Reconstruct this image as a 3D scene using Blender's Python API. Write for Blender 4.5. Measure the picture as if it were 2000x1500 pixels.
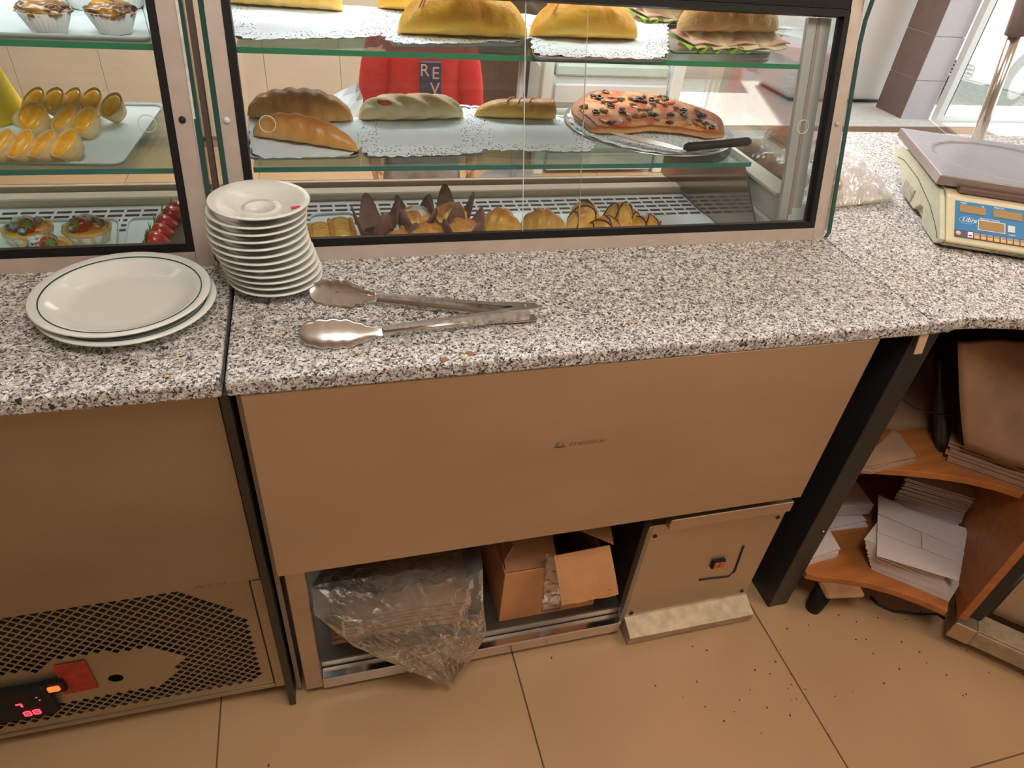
import bpy, bmesh, math, random
import numpy as np
from mathutils import Vector, Matrix, noise, geometry
PI = math.pi
for o in list(bpy.data.objects): bpy.data.objects.remove(o, do_unlink=True)
S = bpy.context.scene
COL = S.collection
random.seed(7)

# ------------------------------------------------------------------ camera
FPX = 1330.0
RW = np.array([[.964, -.25, .085], [-.09, -.613, -.785], [.249, .749, -.614]])   # world -> camera (x right, y down, z forward)
_d = np.array([815-1000, 2450-750, FPX], float); _d /= np.linalg.norm(_d)
_x = np.array([6109-1000, 289-750, FPX], float); _x -= _d*_x.dot(_d); _x /= np.linalg.norm(_x)
_y = np.cross(-_d, _x)
RW = np.array([_x, _y, -_d]).T
CAMP = np.array([0.151, -0.792, 1.5])
cam = bpy.data.cameras.new('camera'); camo = bpy.data.objects.new('camera', cam); COL.objects.link(camo)
cam.sensor_width = 36; cam.lens = FPX/2000*36; cam.clip_start = .02; cam.clip_end = 100
camo.matrix_world = Matrix([[RW[0][0], -RW[1][0], -RW[2][0], CAMP[0]], [RW[0][1], -RW[1][1], -RW[2][1], CAMP[1]], [RW[0][2], -RW[1][2], -RW[2][2], CAMP[2]], [0, 0, 0, 1]])
S.camera = camo

def at(px, py, ax, val):
    """the real-world point seen at a photo pixel, on the plane x/y/z = val"""
    r = RW.T @ np.array([px-1000, py-750, FPX]); t = (val-CAMP[ax])/r[ax]
    return Vector(CAMP+r*t)

# ------------------------------------------------------------------ world, sun, lights, exposure
w = bpy.data.worlds.new('world'); S.world = w; w.use_nodes = True
bg = w.node_tree.nodes['Background']; bg.inputs[0].default_value = (.80, .90, 1.0, 1); bg.inputs[1].default_value = 1.4
S.view_settings.view_transform = 'Standard'; S.view_settings.look = 'None'; S.view_settings.gamma = 1
S.view_settings.use_curve_mapping = False; S.view_settings.exposure = 0.3

def light(name, kind, loc, to, power, color, size=1, size_y=None):
    l = bpy.data.lights.new(name, kind); o = bpy.data.objects.new(name, l); COL.objects.link(o)
    l.energy = power; l.color = color
    if kind == 'AREA':
        l.size = size
        if size_y: l.shape = 'RECTANGLE'; l.size_y = size_y
    if kind == 'SUN': l.angle = math.radians(.6)
    o.location = loc; o.rotation_euler = (Vector(to)-Vector(loc)).to_track_quat('-Z', 'Y').to_euler()
    return o
light('sun', 'SUN', (9, 12, 14), (6.0, 4.0, 0), 7.5, (1, .96, .9))
light('kitchen_ceiling_lamp_light', 'AREA', (2.3, -1.1, 2.62), (1.7, -.3, 0), 17, (1, .80, .60), 1.0, .6)
light('counter_fill_light', 'AREA', (.35, -.75, 2.66), (.5, .5, 1.0), 22, (1, .97, .93), .7, .7)  # added neutral fill from the operator side, brightens the case fronts
light('shop_ceiling_lamp_light', 'AREA', (.6, 1.9, 2.66), (.6, 1.6, 0), 95, (.97, .97, 1), 2.2, 1.2)
light('shopfront_daylight', 'AREA', (3.6, 3.85, 1.6), (.6, .2, .6), 17, (.90, .96, 1), 2.4, 2.2)
light('right_window_daylight', 'AREA', (5.2, .9, 1.7), (1.2, .3, .9), 8, (.95, .98, 1), 2.4, 1.8)
light('right_case_lamp_light', 'AREA', (.6, .57, 1.395), (.6, .62, 0), .75, (.93, .98, 1), 1.05, .05)
light('left_case_lamp_light', 'AREA', (-.62, .57, 1.395), (-.62, .62, 0), 1.1, (.90, .98, 1), 1.05, .05)

# ------------------------------------------------------------------ materials
def M(name, col=(.5, .5, .5), rough=.5, metal=0, var=0, vscale=8, vcol=None, bump=0, bscale=200, stretch=None, spec=.5, emit=0, sss=0, coat=0, ecol=None):
    m = bpy.data.materials.new(name); m.use_nodes = True; nt = m.node_tree; b = nt.nodes['Principled BSDF']
    b.inputs['Base Color'].default_value = (*col, 1); b.inputs['Roughness'].default_value = rough; b.inputs['Metallic'].default_value = metal
    b.inputs['Specular IOR Level'].default_value = spec
    if coat: b.inputs['Coat Weight'].default_value = coat; b.inputs['Coat Roughness'].default_value = .08
    if sss: b.inputs['Subsurface Weight'].default_value = sss; b.inputs['Subsurface Radius'].default_value = (.01, .005, .003)
    if emit: b.inputs['Emission Color'].default_value = (*(ecol or col), 1); b.inputs['Emission Strength'].default_value = emit
    tc = mp = None
    if var or bump:
        tc = nt.nodes.new('ShaderNodeTexCoord'); mp = nt.nodes.new('ShaderNodeMapping')
        nt.links.new(tc.outputs['Object'], mp.inputs[0])
        if stretch: mp.inputs['Scale'].default_value = stretch
    if var:
        n = nt.nodes.new('ShaderNodeTexNoise'); n.inputs['Scale'].default_value = vscale; n.inputs['Detail'].default_value = 5
        nt.links.new(mp.outputs[0], n.inputs['Vector'])
        r = nt.nodes.new('ShaderNodeValToRGB'); nt.links.new(n.outputs[0], r.inputs[0])
        c2 = vcol or tuple(c*(1-var) for c in col)
        lo_, hi_ = (.44, .56) if name.startswith('pizza') else (.35, .65)
        r.color_ramp.elements[0].position = lo_; r.color_ramp.elements[0].color = (*c2, 1)
        r.color_ramp.elements[1].position = hi_; r.color_ramp.elements[1].color = (*col, 1)
        nt.links.new(r.outputs[0], b.inputs['Base Color'])
    if bump:
        n = nt.nodes.new('ShaderNodeTexNoise'); n.inputs['Scale'].default_value = bscale; n.inputs['Detail'].default_value = 4
        nt.links.new(mp.outputs[0], n.inputs['Vector'])
        bp = nt.nodes.new('ShaderNodeBump'); bp.inputs['Strength'].default_value = min(1, bump); bp.inputs['Distance'].default_value = .002
        nt.links.new(n.outputs[0], bp.inputs['Height']); nt.links.new(bp.outputs[0], b.inputs['Normal'])
    return m

def baked(name, side, top, dark, rough=.45, scale=25, bump=.6, bscale=60):
    """baked dough: pale at the foot, browned on top, blotchy"""
    m = bpy.data.materials.new(name); m.use_nodes = True; nt = m.node_tree; b = nt.nodes['Principled BSDF']; L = nt.links.new
    tc = nt.nodes.new('ShaderNodeTexCoord'); sp = nt.nodes.new('ShaderNodeSeparateXYZ'); L(tc.outputs['Generated'], sp.inputs[0])
    n = nt.nodes.new('ShaderNodeTexNoise'); n.inputs['Scale'].default_value = scale; n.inputs['Detail'].default_value = 6; L(tc.outputs['Object'], n.inputs['Vector'])
    a = nt.nodes.new('ShaderNodeMath'); a.operation = 'MULTIPLY_ADD'; L(n.outputs[0], a.inputs[0]); a.inputs[1].default_value = 1.3; a.inputs[2].default_value = -.55
    s = nt.nodes.new('ShaderNodeMath'); s.operation = 'ADD'; L(sp.outputs[2], s.inputs[0]); L(a.outputs[0], s.inputs[1])
    r = nt.nodes.new('ShaderNodeValToRGB'); L(s.outputs[0], r.inputs[0]); e = r.color_ramp.elements
    e[0].position = .1; e[0].color = (*side, 1); e[1].position = 1.0; e[1].color = (*dark, 1); k = e.new(.62); k.color = (*top, 1)
    L(r.outputs[0], b.inputs['Base Color']); b.inputs['Roughness'].default_value = rough
    n2 = nt.nodes.new('ShaderNodeTexNoise'); n2.inputs['Scale'].default_value = bscale; n2.inputs['Detail'].default_value = 5; L(tc.outputs['Object'], n2.inputs['Vector'])
    bp = nt.nodes.new('ShaderNodeBump'); bp.inputs['Strength'].default_value = bump; bp.inputs['Distance'].default_value = .004
    L(n2.outputs[0], bp.inputs['Height']); L(bp.outputs[0], b.inputs['Normal'])
    return m

def granite_mat():
    m = bpy.data.materials.new('granite'); m.use_nodes = True; nt = m.node_tree; b = nt.nodes['Principled BSDF']; L = nt.links.new
    tc = nt.nodes.new('ShaderNodeTexCoord')
    n0 = nt.nodes.new('ShaderNodeTexNoise'); n0.inputs['Scale'].default_value = 160; n0.inputs['Detail'].default_value = 2; L(tc.outputs['Object'], n0.inputs['Vector'])
    mx = nt.nodes.new('ShaderNodeMixRGB'); mx.blend_type = 'ADD'; mx.inputs[0].default_value = .012; L(tc.outputs['Object'], mx.inputs[1]); L(n0.outputs['Color'], mx.inputs[2])
    v = nt.nodes.new('ShaderNodeTexVoronoi'); v.inputs['Scale'].default_value = 340; L(mx.outputs[0], v.inputs['Vector'])
    sp = nt.nodes.new('ShaderNodeSeparateColor'); L(v.outputs['Color'], sp.inputs[0])
    r = nt.nodes.new('ShaderNodeValToRGB'); r.color_ramp.interpolation = 'CONSTANT'; L(sp.outputs[0], r.inputs[0]); e = r.color_ramp.elements
    e[0].position = 0; e[0].color = (.05, .045, .042, 1); e[1].position = .17; e[1].color = (.22, .20, .185, 1)
    for p, c in ((.34, (.44, .40, .36)), (.50, (.62, .59, .55)), (.76, (.80, .77, .72))):
        k = e.new(p); k.color = (*c, 1)
    v2 = nt.nodes.new('ShaderNodeTexNoise'); v2.inputs['Scale'].default_value = 60; v2.inputs['Detail'].default_value = 3; L(tc.outputs['Object'], v2.inputs['Vector'])
    r2 = nt.nodes.new('ShaderNodeValToRGB'); L(v2.outputs[0], r2.inputs[0]); r2.color_ramp.elements[0].position = .35; r2.color_ramp.elements[0].color = (.72, .70, .70, 1)
    r2.color_ramp.elements[1].position = .6; r2.color_ramp.elements[1].color = (1, 1, 1, 1)
    mm = nt.nodes.new('ShaderNodeMixRGB'); mm.blend_type = 'MULTIPLY'; mm.inputs[0].default_value = 1; L(r.outputs[0], mm.inputs[1]); L(r2.outputs[0], mm.inputs[2])
    L(mm.outputs[0], b.inputs['Base Color']); b.inputs['Roughness'].default_value = .40; b.inputs['Specular IOR Level'].default_value = .22
    return m

def glass_mat(name, tint=(.93, .98, .95), refl=1.0, haze=0.0):
    m = bpy.data.materials.new(name); m.use_nodes = True; nt = m.node_tree; L = nt.links.new
    nt.nodes.remove(nt.nodes['Principled BSDF']); out = nt.nodes['Material Output']
    t = nt.nodes.new('ShaderNodeBsdfTransparent'); t.inputs[0].default_value = (*tint, 1)
    g = nt.nodes.new('ShaderNodeBsdfGlossy'); g.inputs['Roughness'].default_value = .02; g.inputs[0].default_value = (1, 1, 1, 1)
    f = nt.nodes.new('ShaderNodeFresnel'); f.inputs[0].default_value = 1.45
    k = nt.nodes.new('ShaderNodeMath'); k.operation = 'MULTIPLY'; k.inputs[1].default_value = refl; L(f.outputs[0], k.inputs[0])
    mix = nt.nodes.new('ShaderNodeMixShader'); L(k.outputs[0], mix.inputs[0]); L(t.outputs[0], mix.inputs[1]); L(g.outputs[0], mix.inputs[2])
    last = mix
    if haze:
        d = nt.nodes.new('ShaderNodeBsdfDiffuse'); d.inputs[0].default_value = (.75, .72, .68, 1)
        tc = nt.nodes.new('ShaderNodeTexCoord'); n = nt.nodes.new('ShaderNodeTexNoise'); n.inputs['Scale'].default_value = 14; n.inputs['Detail'].default_value = 8
        n.inputs['Distortion'].default_value = 1.5
        L(tc.outputs['Object'], n.inputs['Vector'])
        r = nt.nodes.new('ShaderNodeMapRange'); L(n.outputs[0], r.inputs[0]); r.inputs[1].default_value = .35; r.inputs[2].default_value = .75; r.inputs[3].default_value = haze*.4; r.inputs[4].default_value = haze*1.7
        m2 = nt.nodes.new('ShaderNodeMixShader'); L(r.outputs[0], m2.inputs[0]); L(mix.outputs[0], m2.inputs[1]); L(d.outputs[0], m2.inputs[2]); last = m2
        bp = nt.nodes.new('ShaderNodeBump'); bp.inputs['Strength'].default_value = .8; bp.inputs['Distance'].default_value = .01; L(n.outputs[0], bp.inputs['Height']); L(bp.outputs[0], g.inputs['Normal'])
    L(last.outputs[0], out.inputs[0]); return m

def lace_mat():
    m = bpy.data.materials.new('paper_lace'); m.use_nodes = True; nt = m.node_tree; L = nt.links.new
    b = nt.nodes['Principled BSDF']; out = nt.nodes['Material Output']; b.inputs['Base Color'].default_value = (.84, .87, .92, 1); b.inputs['Roughness'].default_value = .8
    t = nt.nodes.new('ShaderNodeBsdfTransparent'); t.inputs[0].default_value = (.10, .11, .14, 1); tc = nt.nodes.new('ShaderNodeTexCoord'); v = nt.nodes.new('ShaderNodeTexVoronoi'); v.inputs['Scale'].default_value = 150  # holes tinted dark: shade under the lace put into the colour
    L(tc.outputs['Object'], v.inputs['Vector']); mt = nt.nodes.new('ShaderNodeMath'); mt.operation = 'LESS_THAN'; mt.inputs[1].default_value = .26; L(v.outputs['Distance'], mt.inputs[0])
    mix = nt.nodes.new('ShaderNodeMixShader'); L(mt.outputs[0], mix.inputs[0]); L(b.outputs[0], mix.inputs[1]); L(t.outputs[0], mix.inputs[2]); L(mix.outputs[0], out.inputs[0]); return m

granite = granite_mat()
steel = M('brushed_steel', (.60, .47, .345), .40, .85, var=.14, vscale=3, bump=.06, bscale=90, stretch=(.6, 1, 1.3))
steel_lf = M('shaded_brushed_steel', (.46, .385, .27), .40, .85, var=.22, vscale=2.5, bump=.06, bscale=90, stretch=(.6, 1, 1.3))  # same metal as brushed steel, with the dimmer light put into its colour
steel_dk = M('dull_steel', (.40, .35, .30), .45, .85, var=.2, vscale=5)
mirror_st = M('polished_steel', (.30, .27, .24), .09, 1)
chrome = M('shiny_steel', (.66, .61, .57), .2, 1)
plate_st = M('scale_plate_steel', (.36, .33, .34), .42, .85, var=.1, vscale=10)
alu = M('anodised_aluminium', (.56, .46, .40), .42, .35, var=.10, vscale=30, vcol=(.50, .41, .34))
alu_w = M('white_aluminium_strip', (.72, .70, .66), .5, .1, var=.3, vscale=60)
black_rub = M('black_rubber', (.008, .007, .007), .5, spec=.25)
black_mt = M('black_painted_metal', (.018, .018, .020), .32)
blk_lam = M('black_laminate', (.030, .022, .018), .35, var=.4, vscale=20)
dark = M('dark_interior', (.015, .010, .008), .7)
glass = glass_mat('case_glass', (.975, .99, .98), .8)
shelf_gl = glass_mat('shelf_glass', (.82, .93, .88), .7)
win_gl = glass_mat('window_glass', (.96, .99, .98), .3)
film = glass_mat('plastic_film', (.97, .95, .92), .7, haze=.04)
film2 = glass_mat('clear_bread_bag', (.98, .98, .98), .6, haze=.045)
edge_g = M('green_glass_edge', (.02, .26, .13), .2, coat=.5)
edge_t = M('teal_glass_edge', (.01, .20, .17), .2, coat=.5)
porc = M('glazed_porcelain', (.74, .74, .68), .12, coat=.4)
green_line = M('green_plate_line', (.01, .05, .04), .2)
melam = M('white_melamine', (.70, .78, .79), .3)
paper = M('white_paper', (.82, .85, .90), .8, var=.05, vscale=14)
lace = lace_mat()
traymet = M('tray_metal', (.55, .55, .56), .3, .9)
kraft = M('brown_kraft_paper', (.42, .24, .14), .75, var=.25, vscale=12)
card = M('cardboard', (.58, .27, .11), .75, var=.15, vscale=14)
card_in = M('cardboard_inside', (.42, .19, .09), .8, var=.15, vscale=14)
whitecard = M('white_cardboard', (.70, .60, .56), .6)
wood = M('orange_wood_laminate', (.50, .17, .045), .4, var=.25, vscale=6, stretch=(1, 8, 8))
tile_m = M('beige_floor_tile', (.53, .33, .175), .30, var=.10, vscale=3, bump=.03, bscale=40)
grout = M('tile_grout', (.22, .13, .07), .8)
creamw = M('cream_wall', (.60, .49, .37), .6, var=.08, vscale=3)
ceil_m = M('ceiling_paint', (.75, .68, .58), .7)
white_p = M('white_plastic', (.72, .74, .74), .4)
cream_pl = M('cream_plastic', (.66, .58, .38), .4, var=.08, vscale=25)
cream_side = M('cream_plastic_side', (.60, .58, .42), .45, var=.10, vscale=25)
blue = M('blue_panel_print', (.04, .20, .42), .35, coat=.3)
slate = M('dark_grey_print', (.10, .09, .12), .4)
lcd = M('display_window', (.36, .22, .10), .25)
whitep = M('white_print', (.80, .82, .85), .5)
yellow_k = M('yellow_key', (.75, .42, .10), .5)
yel = M('yellow_board', (.90, .62, .03), .5)
redst = M('red_sticker', (.45, .035, .015), .5, var=.4, vscale=50)
red_led = M('red_led', (1, .05, .06), .4, emit=3, ecol=(1, .03, .06))
neon = M('orange_lit_switch', (1, .18, .04), .4, emit=1.4, ecol=(1, .12, .02))
neon_off = M('orange_switch', (.55, .10, .03), .25)
choco = M('chocolate', (.06, .022, .012), .3)
custard = M('custard', (.98, .55, .03), .3, var=.35, vscale=60, vcol=(.92, .33, .01), coat=.3)
shell = baked('tart_shell', (.88, .62, .30), (.92, .70, .34), (.80, .50, .20), scale=50)
burnt = M('burnt_custard', (.62, .30, .05), .3, var=.9, vscale=45, vcol=(.07, .02, .01), coat=.4)
cup_m = M('white_cup_paper', (.78, .77, .76), .8)
golden = baked('golden_pastry', (.92, .60, .10), (.90, .46, .04), (.58, .18, .02), .35, scale=22, bump=1, bscale=38)
golden2 = baked('pale_golden_pastry', (.94, .70, .22), (.90, .52, .10), (.64, .25, .04), .4, scale=26, bump=1, bscale=45)
brownb = baked('brown_bread_crust', (.80, .45, .15), (.66, .29, .07), (.42, .14, .03), .35, scale=14)
paleb = baked('pale_bread_dough', (.85, .66, .36), (.86, .72, .46), (.80, .50, .20), .5, scale=18)
crois = baked('croissant_crust', (.96, .66, .15), (.92, .50, .09), (.66, .25, .04), .35, scale=25)
bunm = baked('seeded_bun', (.62, .34, .15), (.55, .27, .11), (.35, .14, .05), .6, scale=45, bump=1, bscale=150)
sandb = baked('sandwich_crust', (.85, .58, .28), (.72, .34, .08), (.60, .22, .03), .4, scale=30, bump=.8, bscale=220)
sausage = M('sausage', (.55, .14, .05), .35)
cheese = M('cheese', (.86, .72, .42), .4)
ham = M('ham', (.78, .46, .38), .45)
lettuce = M('lettuce', (.28, .48, .04), .5, var=.3, vscale=50)
pizzac = baked('pizza_crust', (.78, .45, .16), (.75, .35, .12), (.45, .14, .04), .5, scale=30)
pizzat = M('pizza_cheese_top', (.82, .40, .13), .5, var=.5, vscale=38, vcol=(.75, .13, .03), bump=1, bscale=70)
tomato = M('tomato', (.75, .10, .02), .25, var=.3, vscale=60, vcol=(.85, .25, .06))
olive = M('black_olive', (.03, .015, .02), .25)
mush = M('mushroom', (.50, .36, .20), .5)
berry_b = M('sugared_blueberry', (.05, .07, .13), .4, var=.8, vscale=110, vcol=(.65, .68, .75))
berry_r = M('strawberry', (.70, .025, .015), .15, coat=.6, var=.3, vscale=60, bump=.5, bscale=300)
leaf = M('strawberry_leaf', (.13, .30, .04), .5)
sugar = M('icing_sugar', (.85, .83, .83), .9)
tulip = M('tulip_cup_paper', (.30, .155, .135), .7, var=.25, vscale=40)
muffin = baked('muffin_top', (.95, .70, .20), (.95, .68, .25), (.72, .28, .06), .5, scale=40)
apple = M('glazed_apple', (.92, .60, .12), .25, var=.4, vscale=50, vcol=(.75, .32, .04), coat=.5)
red_cloth = M('red_sweatshirt', (.72, .035, .035), .8, var=.3, vscale=6)
grey_cloth = M('grey_trousers', (.28, .24, .26), .8, var=.5, vscale=12, vcol=(.52, .55, .66))
skin = M('skin', (.72, .38, .28), .5, sss=.1)
hair = M('brown_hair', (.06, .03, .015), .5)
navy = M('navy_print', (.05, .05, .09), .7)
pinkp = M('pale_print', (.70, .45, .45), .7)
pil_br = M('brown_wall_tile', (.17, .11, .095), .4, var=.12, vscale=12)
pil_gr = M('grey_wall_tile', (.52, .52, .56), .4)
darkwood = M('dark_brown_wood', (.10, .055, .035), .4, var=.3, vscale=6, stretch=(8, 8, 1))
pave = M('pale_pavement', (.75, .72, .66), .8, var=.15, vscale=20)
cobble_m = M('cobbles', (.62, .57, .49), .9, var=.35, vscale=30)
carwhite = M('white_car_paint', (.80, .80, .80), .2, coat=.8)
carglass = M('car_glass', (.25, .28, .28), .1)
tyre = M('tyre', (.03, .03, .03), .8)
bld = M('pale_render', (.80, .78, .74), .8)
winfr = M('grey_window_frame', (.45, .42, .38), .5)
cable_m = M('black_cable', (.012, .012, .014), .4)
crumb_m = M('crumb', (.10, .05, .02), .8)
cru2 = M('yellow_crumb', (.70, .42, .14), .8)

# ------------------------------------------------------------------ mesh helpers
class MB:
    def __init__(s): s.v = []; s.f = []; s.sm = []
    def add(s, vs, fs, smooth=False):
        n = len(s.v); s.v += [Vector(v) for v in vs]
        for f in fs: s.f.append([i+n for i in f]); s.sm.append(smooth)
        return s
    def bm(s, b, smooth=False, mat=None):
        b.verts.index_update(); s.add([(mat @ v.co) if mat else v.co for v in b.verts], [[v.index for v in f.verts] for f in b.faces], smooth); b.free(); return s
    def box(s, c, d, rz=0, bev=0, rot=None, seg=1):
        b = bmesh.new(); bmesh.ops.create_cube(b, size=1)
        for v in b.verts: v.co = Vector((v.co.x*d[0], v.co.y*d[1], v.co.z*d[2]))
        if bev: bmesh.ops.bevel(b, geom=b.edges[:], offset=bev, segments=seg, affect='EDGES', profile=.5)
        m = Matrix.Translation(c) @ (rot if rot else Matrix.Rotation(rz, 4, 'Z'))
        return s.bm(b, False, m)
    def b2(s, lo, hi, bev=0): return s.box([(a+b)/2 for a, b in zip(lo, hi)], [abs(b-a) for a, b in zip(lo, hi)], bev=bev)
    def prism(s, pts, d0, d1, axis='z', bev=0, seg=1):
        """pts: closed 2D outline, extruded along an axis from d0 to d1"""
        mp = {'z': lambda p, d: (p[0], p[1], d), 'x': lambda p, d: (d, p[0], p[1]), 'y': lambda p, d: (p[0], d, p[1])}[axis]
        b = bmesh.new(); n = len(pts)
        a = [b.verts.new(mp(p, d0)) for p in pts]; c = [b.verts.new(mp(p, d1)) for p in pts]
        b.faces.new(a[::-1]); b.faces.new(c)
        for i in range(n): b.faces.new((a[i], a[(i+1) % n], c[(i+1) % n], c[i]))
        bmesh.ops.recalc_face_normals(b, faces=b.faces[:])
        if bev: bmesh.ops.bevel(b, geom=b.edges[:], offset=bev, segments=seg, affect='EDGES', profile=.5)
        return s.bm(b)
    def lathe(s, prof, seg=32, c=(0, 0, 0), sx=1, sy=1, flute=None, smooth=True, rot=None):
        vs = []; fs = []; n = len(prof)
        for i in range(seg):
            a = 2*PI*i/seg
            for j, (r, z) in enumerate(prof):
                k = flute(i, j) if flute else 1
                v = Vector((r*k*math.cos(a)*sx, r*k*math.sin(a)*sy, z))
                if rot: v = rot @ v
                vs.append(v+Vector(c))
        for i in range(seg):
            for j in range(n-1):
                a = i*n+j; b_ = ((i+1) % seg)*n+j; fs.append((a, b_, b_+1, a+1))
        return s.add(vs, fs, smooth)
    def tube(s, pts, r, seg=8, cap=True):
        pts = [Vector(p) for p in pts]; rs = r if isinstance(r, (list, tuple)) else [r]*len(pts); vs = []; fs = []; up = Vector((0, 0, 1))
        for i, p in enumerate(pts):
            t = (pts[min(i+1, len(pts)-1)]-pts[max(i-1, 0)]).normalized()
            a = t.cross(up if abs(t.z) < .95 else Vector((1, 0, 0))).normalized(); b = a.cross(t)
            for k in range(seg): vs.append(p+(a*math.cos(2*PI*k/seg)+b*math.sin(2*PI*k/seg))*rs[i])
        for i in range(len(pts)-1):
            for k in range(seg): fs.append((i*seg+k, i*seg+(k+1) % seg, (i+1)*seg+(k+1) % seg, (i+1)*seg+k))
        if cap: fs.append(list(range(seg))[::-1]); fs.append([(len(pts)-1)*seg+k for k in range(seg)])
        return s.add(vs, fs, True)
    def blob(s, c, r, seed=0, amp=.1, fr=3, sub=3, rot=None, flat=None):
        b = bmesh.new(); bmesh.ops.create_icosphere(b, subdivisions=sub, radius=1)
        for v in b.verts:
            d = v.co.normalized(); k = 1+amp*noise.noise(d*fr+Vector((seed*3.7, seed, 0)))
            q = Vector((d.x*r[0]*k, d.y*r[1]*k, d.z*r[2]*k))
            if flat is not None and q.z < -flat*r[2]: q.z = -flat*r[2]
            v.co = q
        m = Matrix.Translation(c) @ (rot if rot else Matrix.Identity(4)); return s.bm(b, True, m)
    def loaf(s, L, W, H, c=(0, 0, 0), rz=0, bend=0, p=2.5, ridge=0, nr=6, rphase=0, skew=0, seed=0, amp=.05, rings=40, seg=24, taper=0, lobe=.3):
        """a baked roll along x, flat bottom at c.z, swollen between nr ridges"""
        vs = []; fs = []; m = Matrix.Translation(c) @ Matrix.Rotation(rz, 4, 'Z')
        for i in range(rings+1):
            t = -1+2*i/rings; r = max(1e-3, (1-abs(t)**p))**.5*(1+taper*t)
            for k in range(seg):
                a = 2*PI*k/seg; ca, sa = math.cos(a), math.sin(a)
                rr = r*(1+ridge*abs(math.sin(PI*nr/2*(t+skew*ca)+rphase))-ridge)
                n_ = 1+amp*noise.noise(Vector((t*3, ca*1.5, sa*1.5+seed*5.3)))
                x = t*L/2; y = ca*W/2*rr*n_+bend*(t*t-.35)
                z = sa*H*rr*n_*(1-lobe)+H*lobe*r if sa > 0 else sa*H*lobe*rr+H*lobe*r
                z = max(z, 0); vs.append(m @ Vector((x, y, z)))
        for i in range(rings):
            for k in range(seg): fs.append((i*seg+k, i*seg+(k+1) % seg, (i+1)*seg+(k+1) % seg, (i+1)*seg+k))
        fs.append(list(range(seg))[::-1]); fs.append([rings*seg+k for k in range(seg)])
        return s.add(vs, fs, True)
    def sheet(s, fn, nu=12, nv=12, th=.0008, smooth=True):
        """a thin sheet with real thickness from fn(u,v) -> point"""
        vs = []; fs = []; N = (nu+1)*(nv+1)
        P = [[Vector(fn(i/nu, j/nv)) for j in range(nv+1)] for i in range(nu+1)]
        nn = (P[nu][0]-P[0][0]).cross(P[0][nv]-P[0][0]).normalized()
        for row in P: vs += row
        for row in P: vs += [q-nn*th for q in row]
        g = lambda i, j: i*(nv+1)+j
        for i in range(nu):
            for j in range(nv): fs.append((g(i, j), g(i+1, j), g(i+1, j+1), g(i, j+1))); fs.append((N+g(i, j), N+g(i, j+1), N+g(i+1, j+1), N+g(i+1, j)))
        for i in range(nu):
            fs.append((g(i, 0), N+g(i, 0), N+g(i+1, 0), g(i+1, 0))); fs.append((g(i+1, nv), N+g(i+1, nv), N+g(i, nv), g(i, nv)))
        for j in range(nv):
            fs.append((g(0, j+1), N+g(0, j+1), N+g(0, j), g(0, j))); fs.append((g(nu, j), N+g(nu, j), N+g(nu, j+1), g(nu, j+1)))
        return s.add(vs, fs, smooth)
    def torus(s, c, R, r, rot=None, n=24, k=6, sy=1):
        m = Matrix.Translation(c) @ (rot if rot else Matrix.Identity(4)); vs = []; fs = []
        for i in range(n):
            a = 2*PI*i/n
            for j in range(k):
                b_ = 2*PI*j/k; q = R+r*math.cos(b_); vs.append(m @ Vector((q*math.cos(a), q*math.sin(a)*sy, r*math.sin(b_))))
        for i in range(n):
            for j in range(k): fs.append((i*k+j, ((i+1) % n)*k+j, ((i+1) % n)*k+(j+1) % k, i*k+(j+1) % k))
        return s.add(vs, fs, True)

def tag(o, label=None, cat=None, group=None, kind=None):
    if label: o['label'] = label
    if cat: o['category'] = cat
    if group: o['group'] = group
    if kind: o['kind'] = kind
    return o
MATS = {}
def W(o): return MATS.get(o.name, Matrix.Identity(4))
def thing(name, label, cat, loc=(0, 0, 0), rz=0, group=None, kind=None):
    o = bpy.data.objects.new(name, None); COL.objects.link(o); o.empty_display_size = .05
    o.location = loc; o.rotation_euler = (0, 0, rz); tag(o, label, cat, group, kind)
    MATS[o.name] = Matrix.Translation(loc) @ Matrix.Rotation(rz, 4, 'Z'); return o
def obj(name, mb, mat, parent=None, local=False, label=None, kind=None, loc=None):
    """link one mesh object; coordinates are world ones unless local=True"""
    inv = W(parent).inverted() if (parent is not None and not local) else Matrix.Identity(4)
    if parent is None and loc is not None: inv = Matrix.Translation(loc).inverted()
    me = bpy.data.meshes.new(name); me.from_pydata([inv @ v for v in mb.v], [], mb.f)
    me.polygons.foreach_set('use_smooth', mb.sm)
    b = bmesh.new(); b.from_mesh(me); bmesh.ops.recalc_face_normals(b, faces=b.faces[:]); b.to_mesh(me); b.free()
    me.materials.append(mat); o = bpy.data.objects.new(name, me); COL.objects.link(o)
    if parent is not None: o.parent = parent; MATS[o.name] = W(parent)
    elif loc is not None: o.location = loc; MATS[o.name] = Matrix.Translation(loc)
    if label: o['label'] = label
    if kind: o['kind'] = kind
    return o
def struct(name, mb, mat, label=None): o = obj(name, mb, mat); o['kind'] = 'structure'; (label and tag(o, label)); return o
def dup(root, loc, rz=0, label=None, group=None, scale=None):
    r = root.copy(); COL.objects.link(r); r.location = loc; r.rotation_euler = (0, 0, rz)
    if scale: r.scale = scale
    if label: r['label'] = label
    if group: r['group'] = group
    def rec(a, b):
        for ch in list(a.children):
            c = ch.copy(); COL.objects.link(c); c.parent = b; rec(ch, c)
    rec(root, r); return r
def share(name, src, parent, loc, rz=0, mat=None):
    o = bpy.data.objects.new(name, src.data); COL.objects.link(o); o.parent = parent; o.location = loc; o.rotation_euler = (0, 0, rz); return o
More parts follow.
